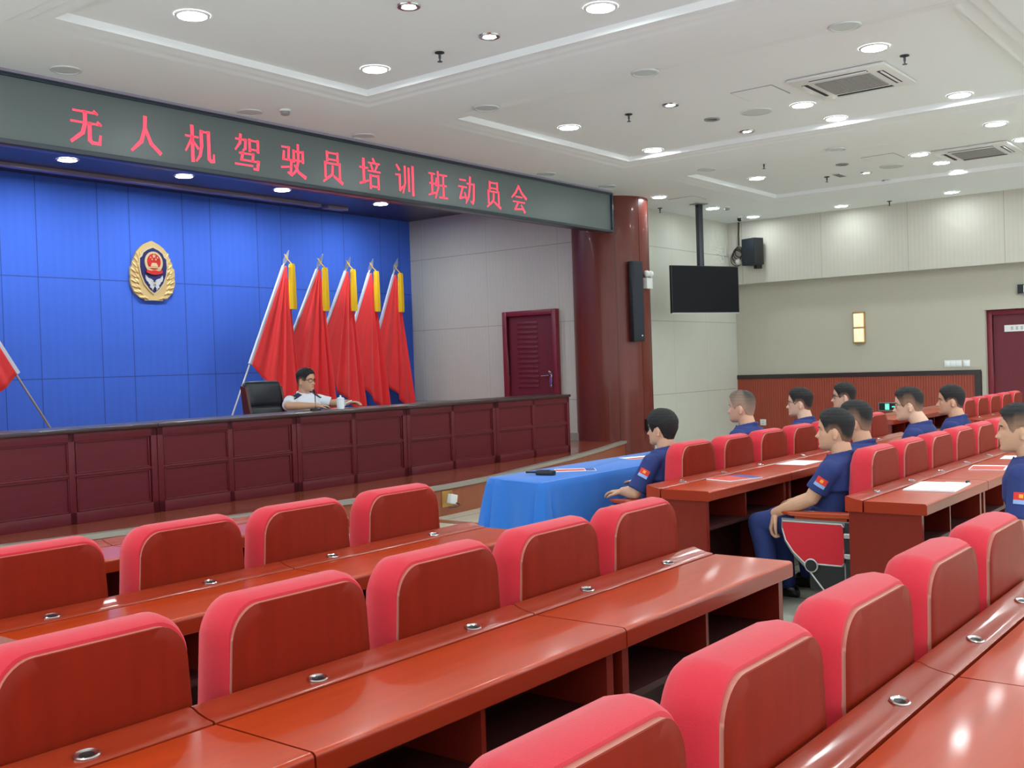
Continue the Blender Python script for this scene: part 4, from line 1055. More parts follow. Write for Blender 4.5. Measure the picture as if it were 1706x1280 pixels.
def exit_sign(label, loc, w, h, person=True):
    t = thing('exit_sign', label, 'exit sign', loc, -PI/2)
    MB().box(-w/2, w/2, -0.03, 0, 0, h, 0, 0.006).build('housing', ['silver_trim'], t)
    MB().box(-w/2+0.012, w/2-0.012, -0.034, -0.028, 0.012, h-0.012).build('face', ['black_plastic'], t)
    g = MB(); zc = h/2
    g.box(-w*0.20, -w*0.02, -0.037, -0.033, h*0.16, h*0.84); 
    g.build('green_field', ['green_glow'], t)
    p_ = MB(); u = h*0.55
    X0 = -w*0.11
    p_.prism([(X0+0.02*u+0.09*u*math.cos(a_), zc+0.34*u+0.09*u*math.sin(a_)) for a_ in [2*PI*k/12 for k in range(12)]], 0.036, 0.040, 0, xf=EX)
    for (xa, za, xb, zb) in ((0.0, 0.22, -0.05, -0.05), (-0.05, -0.05, 0.14, -0.22), (0.14, -0.22, 0.12, -0.42), (-0.05, -0.05, -0.18, -0.28), (-0.18, -0.28, -0.34, -0.30), (0.0, 0.20, 0.20, 0.06), (0.0, 0.20, -0.20, 0.10)):
        a_, b_ = Vector((X0+xa*u, zc+za*u)), Vector((X0+xb*u, zc+zb*u)); d_ = (b_-a_).normalized(); n_ = Vector((-d_.y, d_.x))*0.045*u
        p_.prism([tuple(a_+n_), tuple(a_-n_), tuple(b_-n_), tuple(b_+n_)], 0.036, 0.039, 0, xf=EX)
    p_.build('running_figure', ['paper_white'], t)
    a_ = MB(); a_.prism([(w*0.10, zc-0.06*u*2), (w*0.26, zc-0.06*u*2), (w*0.26, zc-0.3*u), (w*0.38, zc), (w*0.26, zc+0.3*u), (w*0.26, zc+0.06*u*2), (w*0.10, zc+0.06*u*2)], 0.034, 0.037, 0, xf=EX)
    a_.build('arrow', ['green_glow'], t)
    return t
exit_sign('green exit sign high on the right wall above the door', (XR-0.001, 4.03, H+0.92), 0.36, 0.175)
lx = exit_sign('low green exit sign on the wainscot, between heads in the far row', (XR-0.013, 6.33, H-0.995), 0.40, 0.15)
# socket plates on the stage riser
t = thing('floor_socket', 'open brass socket plate with a plug on the stage riser', 'socket', (8.29, 7.405, 0.09), 0.0)
MB().box(-0.085, 0.085, -0.012, 0.004, 0, 0.17, 0, 0.004).build('plate', ['brass'], t)
MB().box(-0.05, 0.05, -0.07, -0.01, 0.03, 0.13, 0, 0.006, xf=Matrix.Translation((0.02, 0, 0)) @ Matrix.Rotation(0.25, 4, 'Y')).build('plug', ['white_plastic'], t)
MB().tube([(0.04, -0.05, 0.04), (0.08, -0.08, 0.03), (0.09, -0.10, 0.012), (0.0, -0.14, 0.008), (-0.1, -0.12, 0.008)], 0.006, 6).build('cord', ['cable'], t)
t = thing('riser_vent', 'small brass slotted plate on the stage riser left of the socket', 'plate', (8.06, 7.404, 0.10), 0.0)
MB().box(-0.04, 0.04, -0.008, 0.004, 0, 0.15, 0, 0.003).build('plate', ['brass'], t)
for k in range(3): MB().box(-0.03, 0.03, -0.011, -0.007, 0.025+k*0.04, 0.045+k*0.04).build('slot', ['black_plastic'], t)

# ================================================================== people
mat('skin', rgb(205, 160, 132), rough=0.55, spec=0.35, vary=0.05, vscale=25)
mat('skin_light', rgb(216, 178, 154), rough=0.55, spec=0.35, vary=0.05, vscale=25)
mat('lips', rgb(184, 124, 104), rough=0.5)
mat('hair_black', rgb(20, 20, 22), rough=0.65, bump=0.6, bscale=220)
mat('hair_fade', rgb(96, 82, 72), rough=0.8, bump=0.3, bscale=300)
mat('hair_fade_dark', rgb(58, 50, 46), rough=0.8, bump=0.3, bscale=300)
mat('hair_shaved', rgb(132, 116, 102), rough=0.8, bump=0.25, bscale=300)
mat('eye_white', rgb(190, 184, 178), rough=0.3)
mat('iris', rgb(24, 18, 16), rough=0.2)
mat('uniform_navy', rgb(36, 52, 112), rough=0.85, vary=0.12, vscale=9, bump=0.7, bscale=11)
mat('shirt_white', rgb(226, 230, 240), rough=0.85, bump=0.3, bscale=12)
mat('epaulette', rgb(26, 34, 66), rough=0.7)
mat('shoe_black', rgb(16, 16, 18), rough=0.35)
mat('spectacle', rgb(30, 28, 30), rough=0.3)
mat('spectacle_thin', rgb(150, 140, 120), rough=0.25, metal=0.8)
mat('patch_red', rgb(214, 50, 40), rough=0.7)
mat('patch_blue', rgb(140, 170, 222), rough=0.7)
mat('patch_gold', rgb(238, 160, 50), rough=0.6)

def interp(x, xs, ys):
    if x <= xs[0]: return ys[0]
    for i in range(len(xs)-1):
        if x <= xs[i+1]:
            t = (x-xs[i])/(xs[i+1]-xs[i]); t = t*t*(3-2*t)*0.5+t*0.5
            return ys[i]+(ys[i+1]-ys[i])*t
    return ys[-1]
HZ = [0.0, 0.6, 1.6, 3.0, 5.0, 7.0, 9.0, 11.0, 13.0, 15.0, 17.0, 19.0, 20.8, 22.2, 23.1, 23.5]
HF = [7.3, 8.3, 8.9, 8.9, 8.9, 8.8, 8.7, 8.6, 8.9, 9.0, 8.7, 7.9, 6.5, 4.7, 2.7, 0.3]
HB = [1.5, 3.6, 5.6, 7.0, 7.9, 8.6, 9.2, 9.7, 10.0, 10.2, 10.0, 9.2, 7.8, 6.0, 3.7, 0.4]
HW = [1.6, 3.0, 4.3, 5.3, 6.0, 6.5, 6.9, 7.2, 7.4, 7.6, 7.5, 6.9, 5.9, 4.5, 2.7, 0.3]
def gs_(x, c, s): return math.exp(-((x-c)/s)**2)
def head_pt(a, z, add=0.0, feat=True):
    """Head surface in cm; a = angle from the face (0 = front, + = person's right), z = height above the chin."""
    f, b, w = interp(z, HZ, HF), interp(z, HZ, HB), interp(z, HZ, HW)
    ca, sa = math.cos(a), math.sin(a)
    px = (1.0 if ca > 0 else 0.90)
    x = w*math.copysign(abs(sa)**px, sa)
    y = (f if ca > 0 else b)*math.copysign(abs(ca)**(0.86 if ca > 0 else 0.95), ca)
    if feat and ca > 0:
        nose = interp(z, [5.9, 6.5, 7.4, 8.2, 9.5, 11.5, 12.8], [0.0, 0.9, 2.8, 2.5, 1.6, 0.6, 0.0])
        y += nose*gs_(x, 0, 0.75+0.75*gs_(z, 7.4, 1.2))
        y -= 1.15*(gs_(x, 3.1, 1.7)+gs_(x, -3.1, 1.7))*gs_(z, 11.7, 1.1)
        y += 0.35*gs_(z, 13.5, 0.8)*gs_(abs(x), 2.8, 2.6)
        y += (0.55*gs_(z, 5.4, 0.5)+0.50*gs_(z, 4.3, 0.5)-0.12*gs_(z, 4.85, 0.22))*gs_(x, 0, 2.1)
        y += 0.45*gs_(z, 1.9, 1.0)*gs_(x, 0, 1.9) - 0.25*gs_(z, 3.3, 0.5)*gs_(x, 0, 2.2)
        y += 0.35*gs_(z, 9.0, 1.3)*gs_(abs(x), 4.6, 1.4)
    if add:
        L_ = math.hypot(x/max(w, 0.1), y/max(f if ca > 0 else b, 0.1)) or 1
        k = min(1.0, max(0.0, (z-20.5)/3.0))
        n = Vector((sa*(1-k*0.75), ca*(1-k*0.75), 0.15+k)).normalized()
        return Vector((x, y, z)) + n*add
    return Vector((x, y, z))
def head_mb(mb, xf):
    NA, NZ = 56, 60
    rings = []
    for i in range(NZ+1):
        z = 23.5*(i/NZ)
        rings.append([head_pt(2*PI*k/NA, z)*0.01 for k in range(NA)])
    mb.loft(rings, 0, True, True, True, xf)
    for sx in (-1, 1):
        m_ = xf @ Matrix.Translation((sx*0.073, -0.012, 0.098)) @ Matrix.Rotation(sx*0.35, 4, 'Z') @ Matrix.Rotation(-0.15, 4, 'X')
        mb.ball((0, 0, 0), (0.010, 0.017, 0.029), 12, 10, 0, m_)
        mb.ball((sx*0.003, 0.002, -0.024), (0.009, 0.011, 0.012), 10, 8, 0, m_)
HAIRLINE = ([0, 0.45, 0.75, 0.95, 1.10, 1.25, 1.45, 1.65, 1.9, 2.15, 2.5, PI], [18.6, 18.3, 16.8, 15.2, 11.8, 10.4, 12.6, 13.2, 11.0, 6.6, 4.8, 4.2])
TOPLINE = ([0, 0.45, 0.8, 1.1, 1.6, 2.3, PI], [18.6, 18.4, 18.0, 17.6, 17.6, 17.2, 16.5])
def hair_mat(name, low, high, mid=0.5):
    m = mat(name, high, rough=0.75, bump=0.5, bscale=240)
    nt = m.node_tree; b = nt.nodes['Principled BSDF']
    at = nt.nodes.new('ShaderNodeAttribute'); at.attribute_name = 'length'
    no = nt.nodes.new('ShaderNodeTexNoise'); no.inputs['Scale'].default_value = 160
    ad = nt.nodes.new('ShaderNodeMath'); ad.operation = 'MULTIPLY_ADD'; ad.inputs[1].default_value = 0.25
    nt.links.new(no.outputs['Fac'], ad.inputs[0]); nt.links.new(at.outputs['Fac'], ad.inputs[2])
    sb = nt.nodes.new('ShaderNodeMath'); sb.operation = 'SUBTRACT'; sb.inputs[1].default_value = 0.125
    nt.links.new(ad.outputs[0], sb.inputs[0])
    cr = nt.nodes.new('ShaderNodeValToRGB')
    cr.color_ramp.elements[0].color = low; cr.color_ramp.elements[0].position = 0.05
    cr.color_ramp.elements[1].color = high; cr.color_ramp.elements[1].position = mid
    nt.links.new(sb.outputs[0], cr.inputs[0]); nt.links.new(cr.outputs[0], b.inputs['Base Color'])
hair_mat('hair_short', rgb(140, 104, 84), rgb(24, 23, 25), 0.75)
hair_mat('hair_faded', rgb(160, 124, 100), rgb(24, 23, 25), 0.95)
hair_mat('hair_shaved_sides', rgb(168, 140, 120), rgb(58, 52, 48), 1.0)
hair_mat('hair_dark', rgb(60, 48, 42), rgb(18, 18, 20), 0.25)
def hair_shell(line, tline, thick, lift, xf, mats, name, parent, seed=0, base=0.25, span=4.0):
    NA, NZ = 150, 110
    r_ = random.Random(seed)
    vs, keep, ln = [], [], []
    for i in range(NZ+1):
        z = 2.5+21.0*i/NZ
        for k in range(NA):
            a = 2*PI*k/NA; aa = a if a <= PI else 2*PI-a
            zl = interp(aa, *line); zt = interp(aa, *tline)
            m1 = min(1.0, max(0.0, (z-zl)/1.1)); m1 = m1*m1*(3-2*m1)
            m2 = min(1.0, max(0.0, (z-zt+3.0)/6.0)); m2 = m2*m2*(3-2*m2)
            t_ = -0.18+(base+0.18)*m1 + m1*m2*(thick+r_.uniform(-1, 1)*0.07+0.12*math.sin(a*9+z*1.3)*0.5) + lift*m1*gs_(aa, 0, 0.85)*gs_(z, 20.5, 2.4)
            vs.append(xf @ (head_pt(a, z, t_, False)*0.01)); keep.append(z > zl-0.7)
            zb = 10.4 if aa < 1.25 else min(zl, 12.0); ln.append(min(1.0, max(0.0, (z-zb)/span)))
    fs = []
    for i in range(NZ):
        for k in range(NA):
            q = (i*NA+k, i*NA+(k+1) % NA, (i+1)*NA+(k+1) % NA, (i+1)*NA+k)
            if all(keep[j] for j in q): fs.append(q)
    fs.append(tuple(NZ*NA+k for k in range(NA)))
    me = bpy.data.meshes.new(name); me.from_pydata([tuple(v) for v in vs], [], fs)
    at = me.attributes.new('length', 'FLOAT', 'POINT'); at.data.foreach_set('value', ln)
    for m_ in mats: me.materials.append(M[m_])
    me.polygons.foreach_set('use_smooth', [True]*len(fs))
    bm = bmesh.new(); bm.from_mesh(me)
    bmesh.ops.delete(bm, geom=[v for v in bm.verts if not v.link_faces], context='VERTS')
    bm.to_mesh(me); bm.free()
    o = bpy.data.objects.new(name, me); COL.objects.link(o); o.parent = parent
    so = o.modifiers.new('thickness', 'SOLIDIFY'); so.thickness = 0.002; so.offset = -1
    return o
def remesh(mb, name, mats, parent, vox, smooth=2, classify=None):
    me = mb.mesh('tmp', mats)
    o = bpy.data.objects.new('tmp', me); COL.objects.link(o)
    r_ = o.modifiers.new('r', 'REMESH'); r_.mode = 'VOXEL'; r_.voxel_size = vox; r_.use_smooth_shade = True
    if smooth:
        s_ = o.modifiers.new('s', 'SMOOTH'); s_.factor = 0.5; s_.iterations = smooth
    dg = bpy.context.evaluated_depsgraph_get()
    m2 = bpy.data.meshes.new_from_object(o.evaluated_get(dg))
    bpy.data.objects.remove(o); bpy.data.meshes.remove(me)
    m2.materials.clear()
    for x in mats: m2.materials.append(M[x])
    m2.name = name
    for p in m2.polygons:
        p.use_smooth = True
        p.material_index = classify(p.center) if classify else 0
    ob = bpy.data.objects.new(name, m2); COL.objects.link(ob); ob.parent = parent
    return ob
def limb(mb, pts, rad, n=14, flat=None):
    """Tapered limb with round joints."""
    for i in range(len(pts)-1):
        a, b = Vector(pts[i]), Vector(pts[i+1]); L_ = (b-a).length
        m_ = max(2, int(L_/0.03))
        mb.tube([a.lerp(b, k/m_) for k in range(m_+1)], [rad[i]+(rad[i+1]-rad[i])*k/m_ for k in range(m_+1)], n)
    for p, r_ in zip(pts, rad): mb.ball(tuple(p), r_*1.0, n, 10)
def hand(mb, wrist, dirv, palm, curl=0.7, side=1, scale=1.0):
    """wrist point, direction of the hand, palm normal; side = +1 thumb towards (dir x palm)."""
    d = Vector(dirv).normalized(); p = Vector(palm); p = (p-d*p.dot(d)).normalized(); s_ = d.cross(p)*side
    W = Vector(wrist)
    xf = Matrix((tuple(s_)+(0,), tuple(d)+(0,), tuple(p)+(0,), (0, 0, 0, 1))).transposed(); xf.translation = W
    rings = []
    for t, w, h in ((-0.015, 0.024, 0.019), (0.015, 0.029, 0.018), (0.05, 0.039, 0.016), (0.085, 0.041, 0.014), (0.098, 0.036, 0.011)):
        rings.append([(w*scale*math.cos(2*PI*k/14), t*scale, h*scale*math.sin(2*PI*k/14)) for k in range(14)])
    mb.loft(rings, 0, True, xf=xf)
    for fx, L_, r_ in ((0.029, 0.066, 0.0098), (0.010, 0.074, 0.0102), (-0.010, 0.069, 0.0098), (-0.028, 0.055, 0.0088)):
        pt = Vector((fx, 0.088, 0.0)); ang = curl*0.35+fx*1.5; pts = [pt.copy()]
        for seg, c in ((0.45, curl*0.5), (0.32, curl*0.75), (0.23, curl*0.5)):
            pt = pt + Vector((fx*0.10, math.cos(ang), math.sin(ang)))*L_*seg; pts.append(pt.copy()); ang += c
        limb(mb, [xf @ (q*scale) for q in pts], [r_*1.08*scale, r_*scale, r_*0.92*scale, r_*0.8*scale], 8)
    th = [Vector((0.026, 0.018, 0.006)), Vector((0.050, 0.045, 0.014)), Vector((0.058, 0.078, 0.024)), Vector((0.054, 0.100, 0.034))]
    limb(mb, [xf @ (q*scale) for q in th], [0.014*scale, 0.0115*scale, 0.0095*scale, 0.008*scale], 8)
def ell_ring(c, rx, ry, n=28, tilt=0.0, p=0.85):
    out = []
    for k in range(n):
        a = 2*PI*k/n
        x = rx*math.copysign(abs(math.cos(a))**p, math.cos(a)); y = ry*math.copysign(abs(math.sin(a))**p, math.sin(a))
        out.append((c[0]+x, c[1]+y, c[2]+y*tilt))
    return out

def person(label, loc, rz=0.0, hs=1.0, seat=0.50, neckz=0.965, lean=0.0, yaw=0.0, pitch=0.0, head_fwd=0.05, arms=None, style='short', glasses=None,
           skin='skin', white=False, legs=True, knee_y=0.50, foot_y=0.44, sleeve=0.74, patch=True, vox=0.005, shoulder=0.205, roll=0.0):
    """Seated person facing local +Y; origin on the floor below the hips."""
    t = thing('person', label, 'person', loc, rz, None)
    top = 'shirt_white' if white else 'uniform_navy'
    nk = Vector((0, lean, neckz))                            # base of the neck
    hd = Vector((0, lean+head_fwd, neckz+0.036))              # chin height at the head axis
    XH = Matrix.Translation(hd) @ Matrix.Rotation(yaw, 4, 'Z') @ Matrix.Rotation(-pitch, 4, 'X') @ Matrix.Rotation(roll, 4, 'Y') @ Matrix.Translation((0, -0.005, -0.008)) @ Matrix.Scale(hs*1.04, 4)
    XI = XH.inverted()
    shz = neckz-0.055
    if arms is None:
        arms = [((sx*(shoulder+0.045), lean+0.10, neckz-0.33), (sx*(shoulder-0.01), lean+0.34, neckz-0.36), (0, 1, -0.15), (0, 0.1, -1), 0.5) for sx in (-1, 1)]
    # --- skin: one continuous body
    b = MB()
    head_mb(b, XH)
    up_ = XH @ Vector((0, -0.018, 0.065))
    limb(b, [nk+Vector((0, -0.015, -0.06)), nk+Vector((0, -0.005, 0.0)), up_], [0.070, 0.062, 0.060], 18)
    for zz in (0,):
        b.loft([ell_ring((0, lean*0.8, neckz-0.30), 0.14, 0.09), ell_ring((0, lean, neckz-0.10), 0.17, 0.085), ell_ring((0, lean, neckz-0.03), 0.09, 0.06)], 0, True)
    for sx, (el, wr, hd_dir, palm, curl, *hsc) in zip((-1, 1), arms):
        sh = Vector((sx*(shoulder-0.02), lean, shz-0.02)); el = Vector(el); wr = Vector(wr)
        limb(b, [sh, sh.lerp(el, 0.5), el, el.lerp(wr, 0.35), wr], [0.052, 0.048, 0.043, 0.045, 0.030], 14)
        hand(b, wr, hd_dir, palm, curl, side=-sx, scale=(hsc[0] if hsc else 1.0))
    def cls(c):
        q = XI @ c
        if q.y > 0.070 and abs(q.x) < 0.021*(1-abs(q.z-0.0485)/0.011) and 0.040 < q.z < 0.058: return 1
        return 0
    remesh(b, 'body', [skin, 'lips'], t, vox, 1, cls)
    # --- eyes and brows
    e = MB()
    for sx in (-1, 1):
        ey = head_pt(math.asin(3.1/7.3)*sx, 11.7).y*0.01; e.ball((sx*0.031, ey-0.0075, 0.1165), (0.0125, 0.0095, 0.0058), 12, 8, 0, XH); e.ball((sx*0.031, ey-0.0022, 0.1165), (0.0056, 0.0048, 0.0052), 10, 6, 1, XH)
    e.build('eyes', ['eye_white', 'iris'], t)
    br = MB()
    for sx in (-1, 1):
        q_ = head_pt(sx*0.42, 13.3)*0.01
        br.ball((0, 0, 0), (0.0165, 0.0042, 0.0032), 14, 8, 0, XH @ Matrix.Translation((q_.x, q_.y-0.0008, q_.z)) @ Matrix.Rotation(-sx*0.42, 4, 'Z') @ Matrix.Rotation(sx*0.06, 4, 'Y'))
    br.build('eyebrows', ['hair_black'], t)
    # --- hair
    sd_ = int(loc[0]*100)
    full_low = ([0, 0.45, 0.75, 0.95, 1.10, 1.25, 1.45, 1.65, 1.9, 2.15, 2.5, PI], [17.8, 17.4, 16.0, 14.6, 9.8, 9.6, 12.4, 12.8, 9.0, 5.4, 3.9, 3.5])
    def tl_(side, back): return ([0, 0.45, 0.8, 1.1, 1.6, 2.3, PI], [18.8, 18.6, side+0.6, side, side, (side+back)/2, back])
    line, tl2, tk, lift, hm, span = {'full': (full_low, tl_(12.0, 7.5), 0.85, 0.7, 'hair_dark', 1.5), 'short': (HAIRLINE, tl_(16.0, 14.0), 0.6, 0.5, 'hair_short', 5.0),
        'fade': (HAIRLINE, tl_(17.6, 17.2), 0.75, 0.7, 'hair_faded', 8.5), 'shaved': (HAIRLINE, tl_(20.6, 21.0), 0.45, 0.8, 'hair_shaved_sides', 15.0), 'crop': (HAIRLINE, tl_(14.5, 10.5), 0.35, 0.2, 'hair_short', 3.5)}[style]
    hair_shell(line, tl2, tk, lift, XH, [hm], 'hair', t, sd_, span=span)
    # --- glasses
    if glasses:
        g = MB(); r_ = 0.0016 if glasses == 'spectacle_thin' else 0.0024
        for sx in (-1, 1):
            loop = [(sx*0.034+0.025*math.copysign(abs(math.cos(a))**0.6, math.cos(a)), 0.095-0.016*abs(sx*0.034+0.022*math.cos(a))/0.05, 0.113+0.018*math.copysign(abs(math.sin(a))**0.7, math.sin(a))) for a in [2*PI*k/20 for k in range(21)]]
            g.tube(loop, r_, 6, 0, False, XH)
            g.tube([(sx*0.059, 0.080, 0.118), (sx*0.074, 0.06, 0.119), (sx*0.079, -0.005, 0.116), (sx*0.077, -0.028, 0.100)], r_, 6, 0, True, XH)
        g.tube([(-0.010, 0.096, 0.116), (0, 0.099, 0.118), (0.010, 0.096, 0.116)], r_, 6, 0, True, XH)
        g.build('glasses', [glasses], t)
    # --- shirt
    s = MB()
    pz = seat+0.02
    s.loft([ell_ring((0, 0.0, pz-0.04), 0.185, 0.135), ell_ring((0, lean*0.15, pz+0.08), 0.178, 0.128), ell_ring((0, lean*0.5, pz+0.20), 0.172, 0.118),
            ell_ring((0, lean*0.85, neckz-0.20), 0.196, 0.132), ell_ring((0, lean, neckz-0.10), 0.202, 0.124), ell_ring((0, lean, neckz-0.04), 0.182, 0.098), ell_ring((0, lean, neckz+0.0), 0.112, 0.080)], 0, True)
    for sx, (el, wr, *_r) in zip((-1, 1), arms):
        sh = Vector((sx*(shoulder-0.025), lean, shz-0.02)); el = Vector(el)
        s.ball(tuple(sh), (0.064, 0.070, 0.064), 16, 10)
        cuff = sh.lerp(el, sleeve)
        s.tube([sh.lerp(cuff, k/6) for k in range(7)], [0.066, 0.066, 0.065, 0.064, 0.065, 0.067, 0.069], 18)
    # collar
    for k_ in range(1):
        ring = []
        for k in range(29):
            a = 2*PI*k/28; gap = gs_(abs(a-PI/2), 0, 0.22)
            ring.append(((0.069)*math.cos(a), lean-0.002+0.069*math.sin(a), neckz+0.006-0.016*math.sin(a)-0.02*gap))
        s.tube(ring, 0.015, 8, 0, False)
    sh_o = remesh(s, 'shirt', [top], t, 0.009, 2)
    # open collar leaves
    cl = MB()
    for sx in (-1, 1):
        q = [Vector((sx*0.008, lean+0.078, neckz-0.022)), Vector((sx*0.062, lean+0.058, neckz+0.008)), Vector((sx*0.072, lean+0.075, neckz-0.030)), Vector((sx*0.030, lean+0.098, neckz-0.062))]
        cl.add([tuple(v) for v in q]+[tuple(v+Vector((0, 0.007, 0.004))) for v in q], [(0, 1, 2, 3), (4, 7, 6, 5), (0, 4, 5, 1), (1, 5, 6, 2), (2, 6, 7, 3), (3, 7, 4, 0)])
    cl.build('collar', [top], t)
    # --- sleeve flag patch (left arm)
    if patch:
        sx = -1; el = Vector(arms[0][0]); sh = Vector((sx*(shoulder-0.025), lean, shz-0.02)); ax = (el-sh).normalized()
        o_ = Vector((-1, -0.25, 0)); o_ = (o_-ax*o_.dot(ax)).normalized(); v_ = ax.cross(o_)
        c_ = sh.lerp(el, 0.40)
        def strip(nm_, u0, u1, w0, w1, m_, lift):
            p = MB(); rows = []
            for u in (u0, u1):
                rows.append([tuple(c_+ax*u+(o_*math.cos(th)+v_*math.sin(th))*(0.0665+lift)) for th in [w0+(w1-w0)*k/8 for k in range(9)]])
            rows2 = [[tuple(Vector(q)-o_*0.006) for q in r] for r in rows]
            p.loft([rows[0], rows[1], rows2[1], rows2[0], rows[0]], 0, False, False, False)
            return p.build(nm_, [m_], par[0] if par else t)
        par = []
        base = strip('sleeve_patch', -0.030, 0.008, -0.52, 0.52, 'patch_red', 0.0015); par.append(base)
        strip('blue_band', 0.008, 0.028, -0.52, 0.52, 'patch_blue', 0.0015)
        strip('gold_star', -0.020, -0.002, -0.14, 0.14, 'patch_gold', 0.0028)
    # --- trousers and shoes
    if legs:
        l = MB()
        l.loft([ell_ring((0, -0.02, seat-0.03), 0.17, 0.12), ell_ring((0, 0.0, seat+0.06), 0.185, 0.135), ell_ring((0, 0.0, seat+0.13), 0.175, 0.125)], 0, True)
        for sx in (-1, 1):
            kn = Vector((sx*0.13, knee_y, seat+0.005)); an = Vector((sx*0.125, foot_y, 0.10))
            limb(l, [(sx*0.085, 0.0, seat+0.035), (sx*0.11, knee_y*0.5, seat+0.035), kn, kn.lerp(an, 0.4)+Vector((0, -0.012, 0)), an], [0.098, 0.088, 0.066, 0.066, 0.056], 16)
        remesh(l, 'trousers', ['uniform_navy' if not white else 'epaulette'], t, 0.010, 2)
        for sx in (-1, 1):
            f = MB(); rings = []
            for y_, w, h in ((-0.075, 0.022, 0.05), (-0.06, 0.034, 0.075), (0.0, 0.040, 0.09), (0.06, 0.043, 0.065), (0.13, 0.046, 0.050), (0.18, 0.038, 0.040), (0.20, 0.015, 0.025)):
                rings.append([(sx*0.13+w*math.cos(a), foot_y+y_, 0.001+h*0.5+h*0.5*math.copysign(abs(math.sin(a))**0.7, math.sin(a))) for a in [2*PI*k/16 for k in range(16)]])
            f.loft(rings, 0, True); f.build('shoe', ['shoe_black'], t)
    return t, nk, shz

# ---- the man seated in full view at the aisle (second right row)
person('man in navy uniform seated at the aisle, forearm on the wooden armrest', (6.28, 2.46, 0), 0.0, hs=1.02, seat=0.50, neckz=0.93, lean=-0.06, yaw=0.20, pitch=-0.02, head_fwd=0.045, style='short', shoulder=0.225,
       arms=[((-0.225, 0.045, 0.688), (-0.175, 0.300, 0.580), (0.02, 0.30, -0.95), (0.35, -0.9, -0.2), 1.25, 1.1), ((0.22, 0.06, 0.64), (0.04, 0.24, 0.57), (-0.1, 0.6, -0.7), (0, -0.6, -0.7), 0.6)], knee_y=0.435, foot_y=0.37, vox=0.0045)
# ---- right block, front row
person('dark haired man in navy seated at the blue cloth table', (6.40, 3.715, 0), 0.0, hs=1.0, seat=0.50, neckz=0.925, lean=-0.03, yaw=0.02, head_fwd=0.03, style='full', glasses=None, shoulder=0.215, skin='skin', sleeve=0.93,
       arms=[((-0.275, 0.055, 0.655), (-0.215, 0.19, 0.650), (0.15, 1, -0.1), (0, 0.1, -1), 0.6), ((0.25, 0.08, 0.63), (0.2, 0.28, 0.67), (0, 1, 0), (0, 0, -1), 0.4)], knee_y=0.285, foot_y=0.25, vox=0.0045)
person('man in navy with shaved sides and pale scalp, front right row', (7.61, 3.72, 0), 0.0, neckz=1.01, seat=0.52, lean=-0.07, yaw=0.15, style='shaved', skin='skin', knee_y=0.285, foot_y=0.25)
person('spectacled man in navy, black hair, seen before the wooden wainscot in the front row', (8.78, 3.72, 0), 0.0, neckz=0.99, seat=0.52, lean=-0.05, yaw=0.28, style='short', glasses='spectacle_thin', skin='skin_light', knee_y=0.40)
person('spectacled man in navy farthest along the front right row, half hidden', (9.84, 3.73, 0), 0.0, neckz=1.0, seat=0.52, lean=-0.05, yaw=0.35, style='short', glasses='spectacle', skin='skin_light', knee_y=0.40)
# ---- right block, second row
person('man in navy with high flat black hair beside the fully visible man', (6.86, 2.48, 0), 0.0, neckz=0.955, seat=0.50, lean=0.0, yaw=0.10, style='fade', skin='skin', knee_y=0.40, foot_y=0.34)
person('spectacled man in navy leaning forward in the middle of the second right row', (8.11, 2.46, 0), 0.0, neckz=1.00, seat=0.52, lean=0.03, yaw=0.25, pitch=0.05, head_fwd=0.085, style='fade', glasses='spectacle_thin', skin='skin_light', knee_y=0.43, foot_y=0.37)
person('man in navy without glasses, farthest visible in the second right row', (9.16, 2.52, 0), 0.0, neckz=0.985, seat=0.52, lean=0.0, yaw=0.30, style='crop', skin='skin', knee_y=0.36, foot_y=0.34)
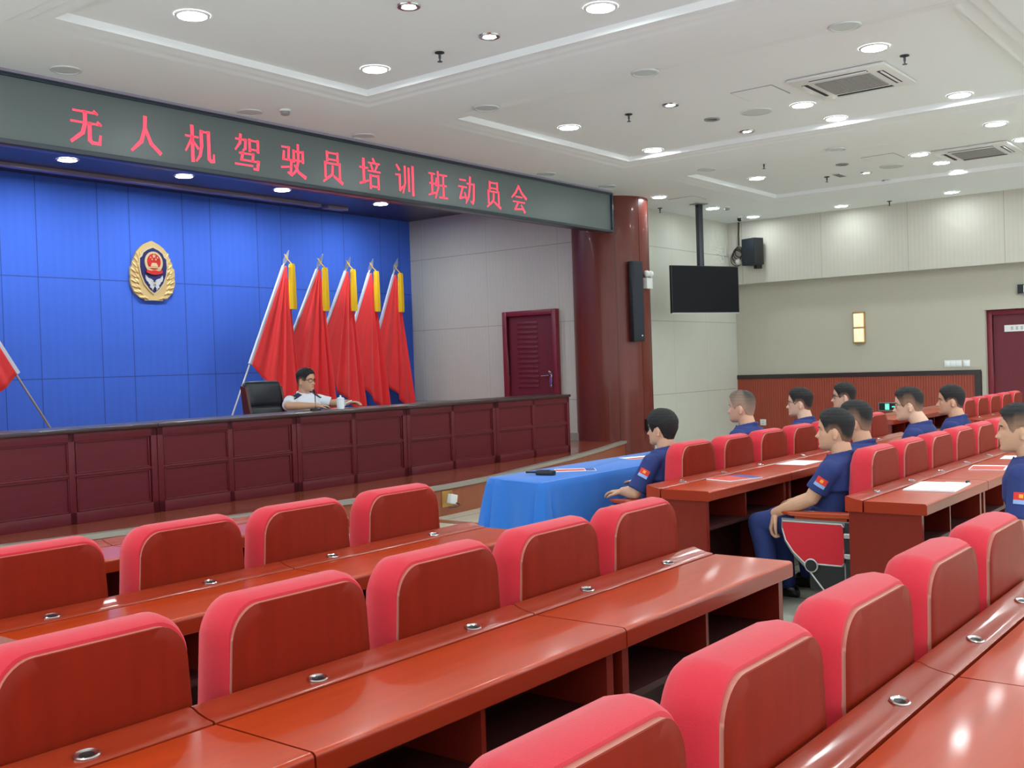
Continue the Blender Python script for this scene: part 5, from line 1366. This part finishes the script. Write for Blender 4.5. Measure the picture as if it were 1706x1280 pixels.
# ---- right block, third row (frame edge)
person('man in navy cut by the right frame edge, flag patch on sleeve', (5.90, 1.24, 0), 0.0, neckz=0.975, seat=0.50, lean=0.03, yaw=0.22, head_fwd=0.05, style='fade', skin='skin', shoulder=0.21,
       arms=[((-0.25, 0.04, 0.615), (-0.15, 0.19, 0.60), (0.3, 1, -0.3), (0, 0, -1), 0.5), ((0.235, 0.06, 0.62), (0.15, 0.20, 0.60), (-0.3, 1, -0.3), (0, 0, -1), 0.5)], knee_y=0.38, foot_y=0.32, vox=0.0045)
# ---- the speaker on the stage
sp, nk, shz = person('man in white short-sleeved uniform shirt speaking behind the stage desk', (8.04, 9.36, ST), PI, hs=1.05, neckz=0.99, seat=0.50, lean=0.06, yaw=0.22, pitch=0.03, head_fwd=0.045, style='short', glasses='spectacle', skin='skin', white=True, patch=False, shoulder=0.235, sleeve=0.90,
       arms=[((-0.31, 0.17, 0.868), (-0.37, 0.40, 0.872), (-0.4, 0.9, 0), (0, 0, -1), 0.7), ((0.32, 0.16, 0.866), (0.08, 0.36, 0.856), (-0.9, 0.25, -0.05), (0, 0, -1), 0.5)], vox=0.0045)
for sx in (-1, 1):
    m_ = Matrix.Translation((sx*0.148, 0.098, 0.962)) @ Matrix.Rotation(sx*0.36, 4, 'Y') @ Matrix.Rotation(-0.5, 4, 'X')
    ep2 = MB(); ep2.box(-0.062, 0.062, -0.032, 0.032, 0.0, 0.012, 0, 0.003, xf=m_)
    e_ = ep2.build('epaulette', ['epaulette'], sp)
    st_ = MB(); xa = 0.03 if sx > 0 else -0.045
    st_.box(xa, xa+0.015, -0.022, 0.022, 0.012, 0.014, xf=m_)
    st_.build('gold_bar', ['gold'], e_)
bd = MB(); bd.ball((-0.088, 0.186, 0.85), (0.026, 0.010, 0.034), 14, 8); bd.build('chest_badge', ['gold'], sp)
nt = MB(); nt.box(0.06, 0.12, 0.180, 0.192, 0.845, 0.857, 0, 0.002); nt.build('name_tag', ['silver_trim'], sp)
pn = thing('pen', 'slim white pen held up beside the lidded cup', 'pen', (8.27, 8.86, ST+0.875))
MB().tube([(-0.07, 0.0, -0.022), (0.07, -0.02, 0.022)], 0.006, 8).build('barrel', ['paper_white'], pn)
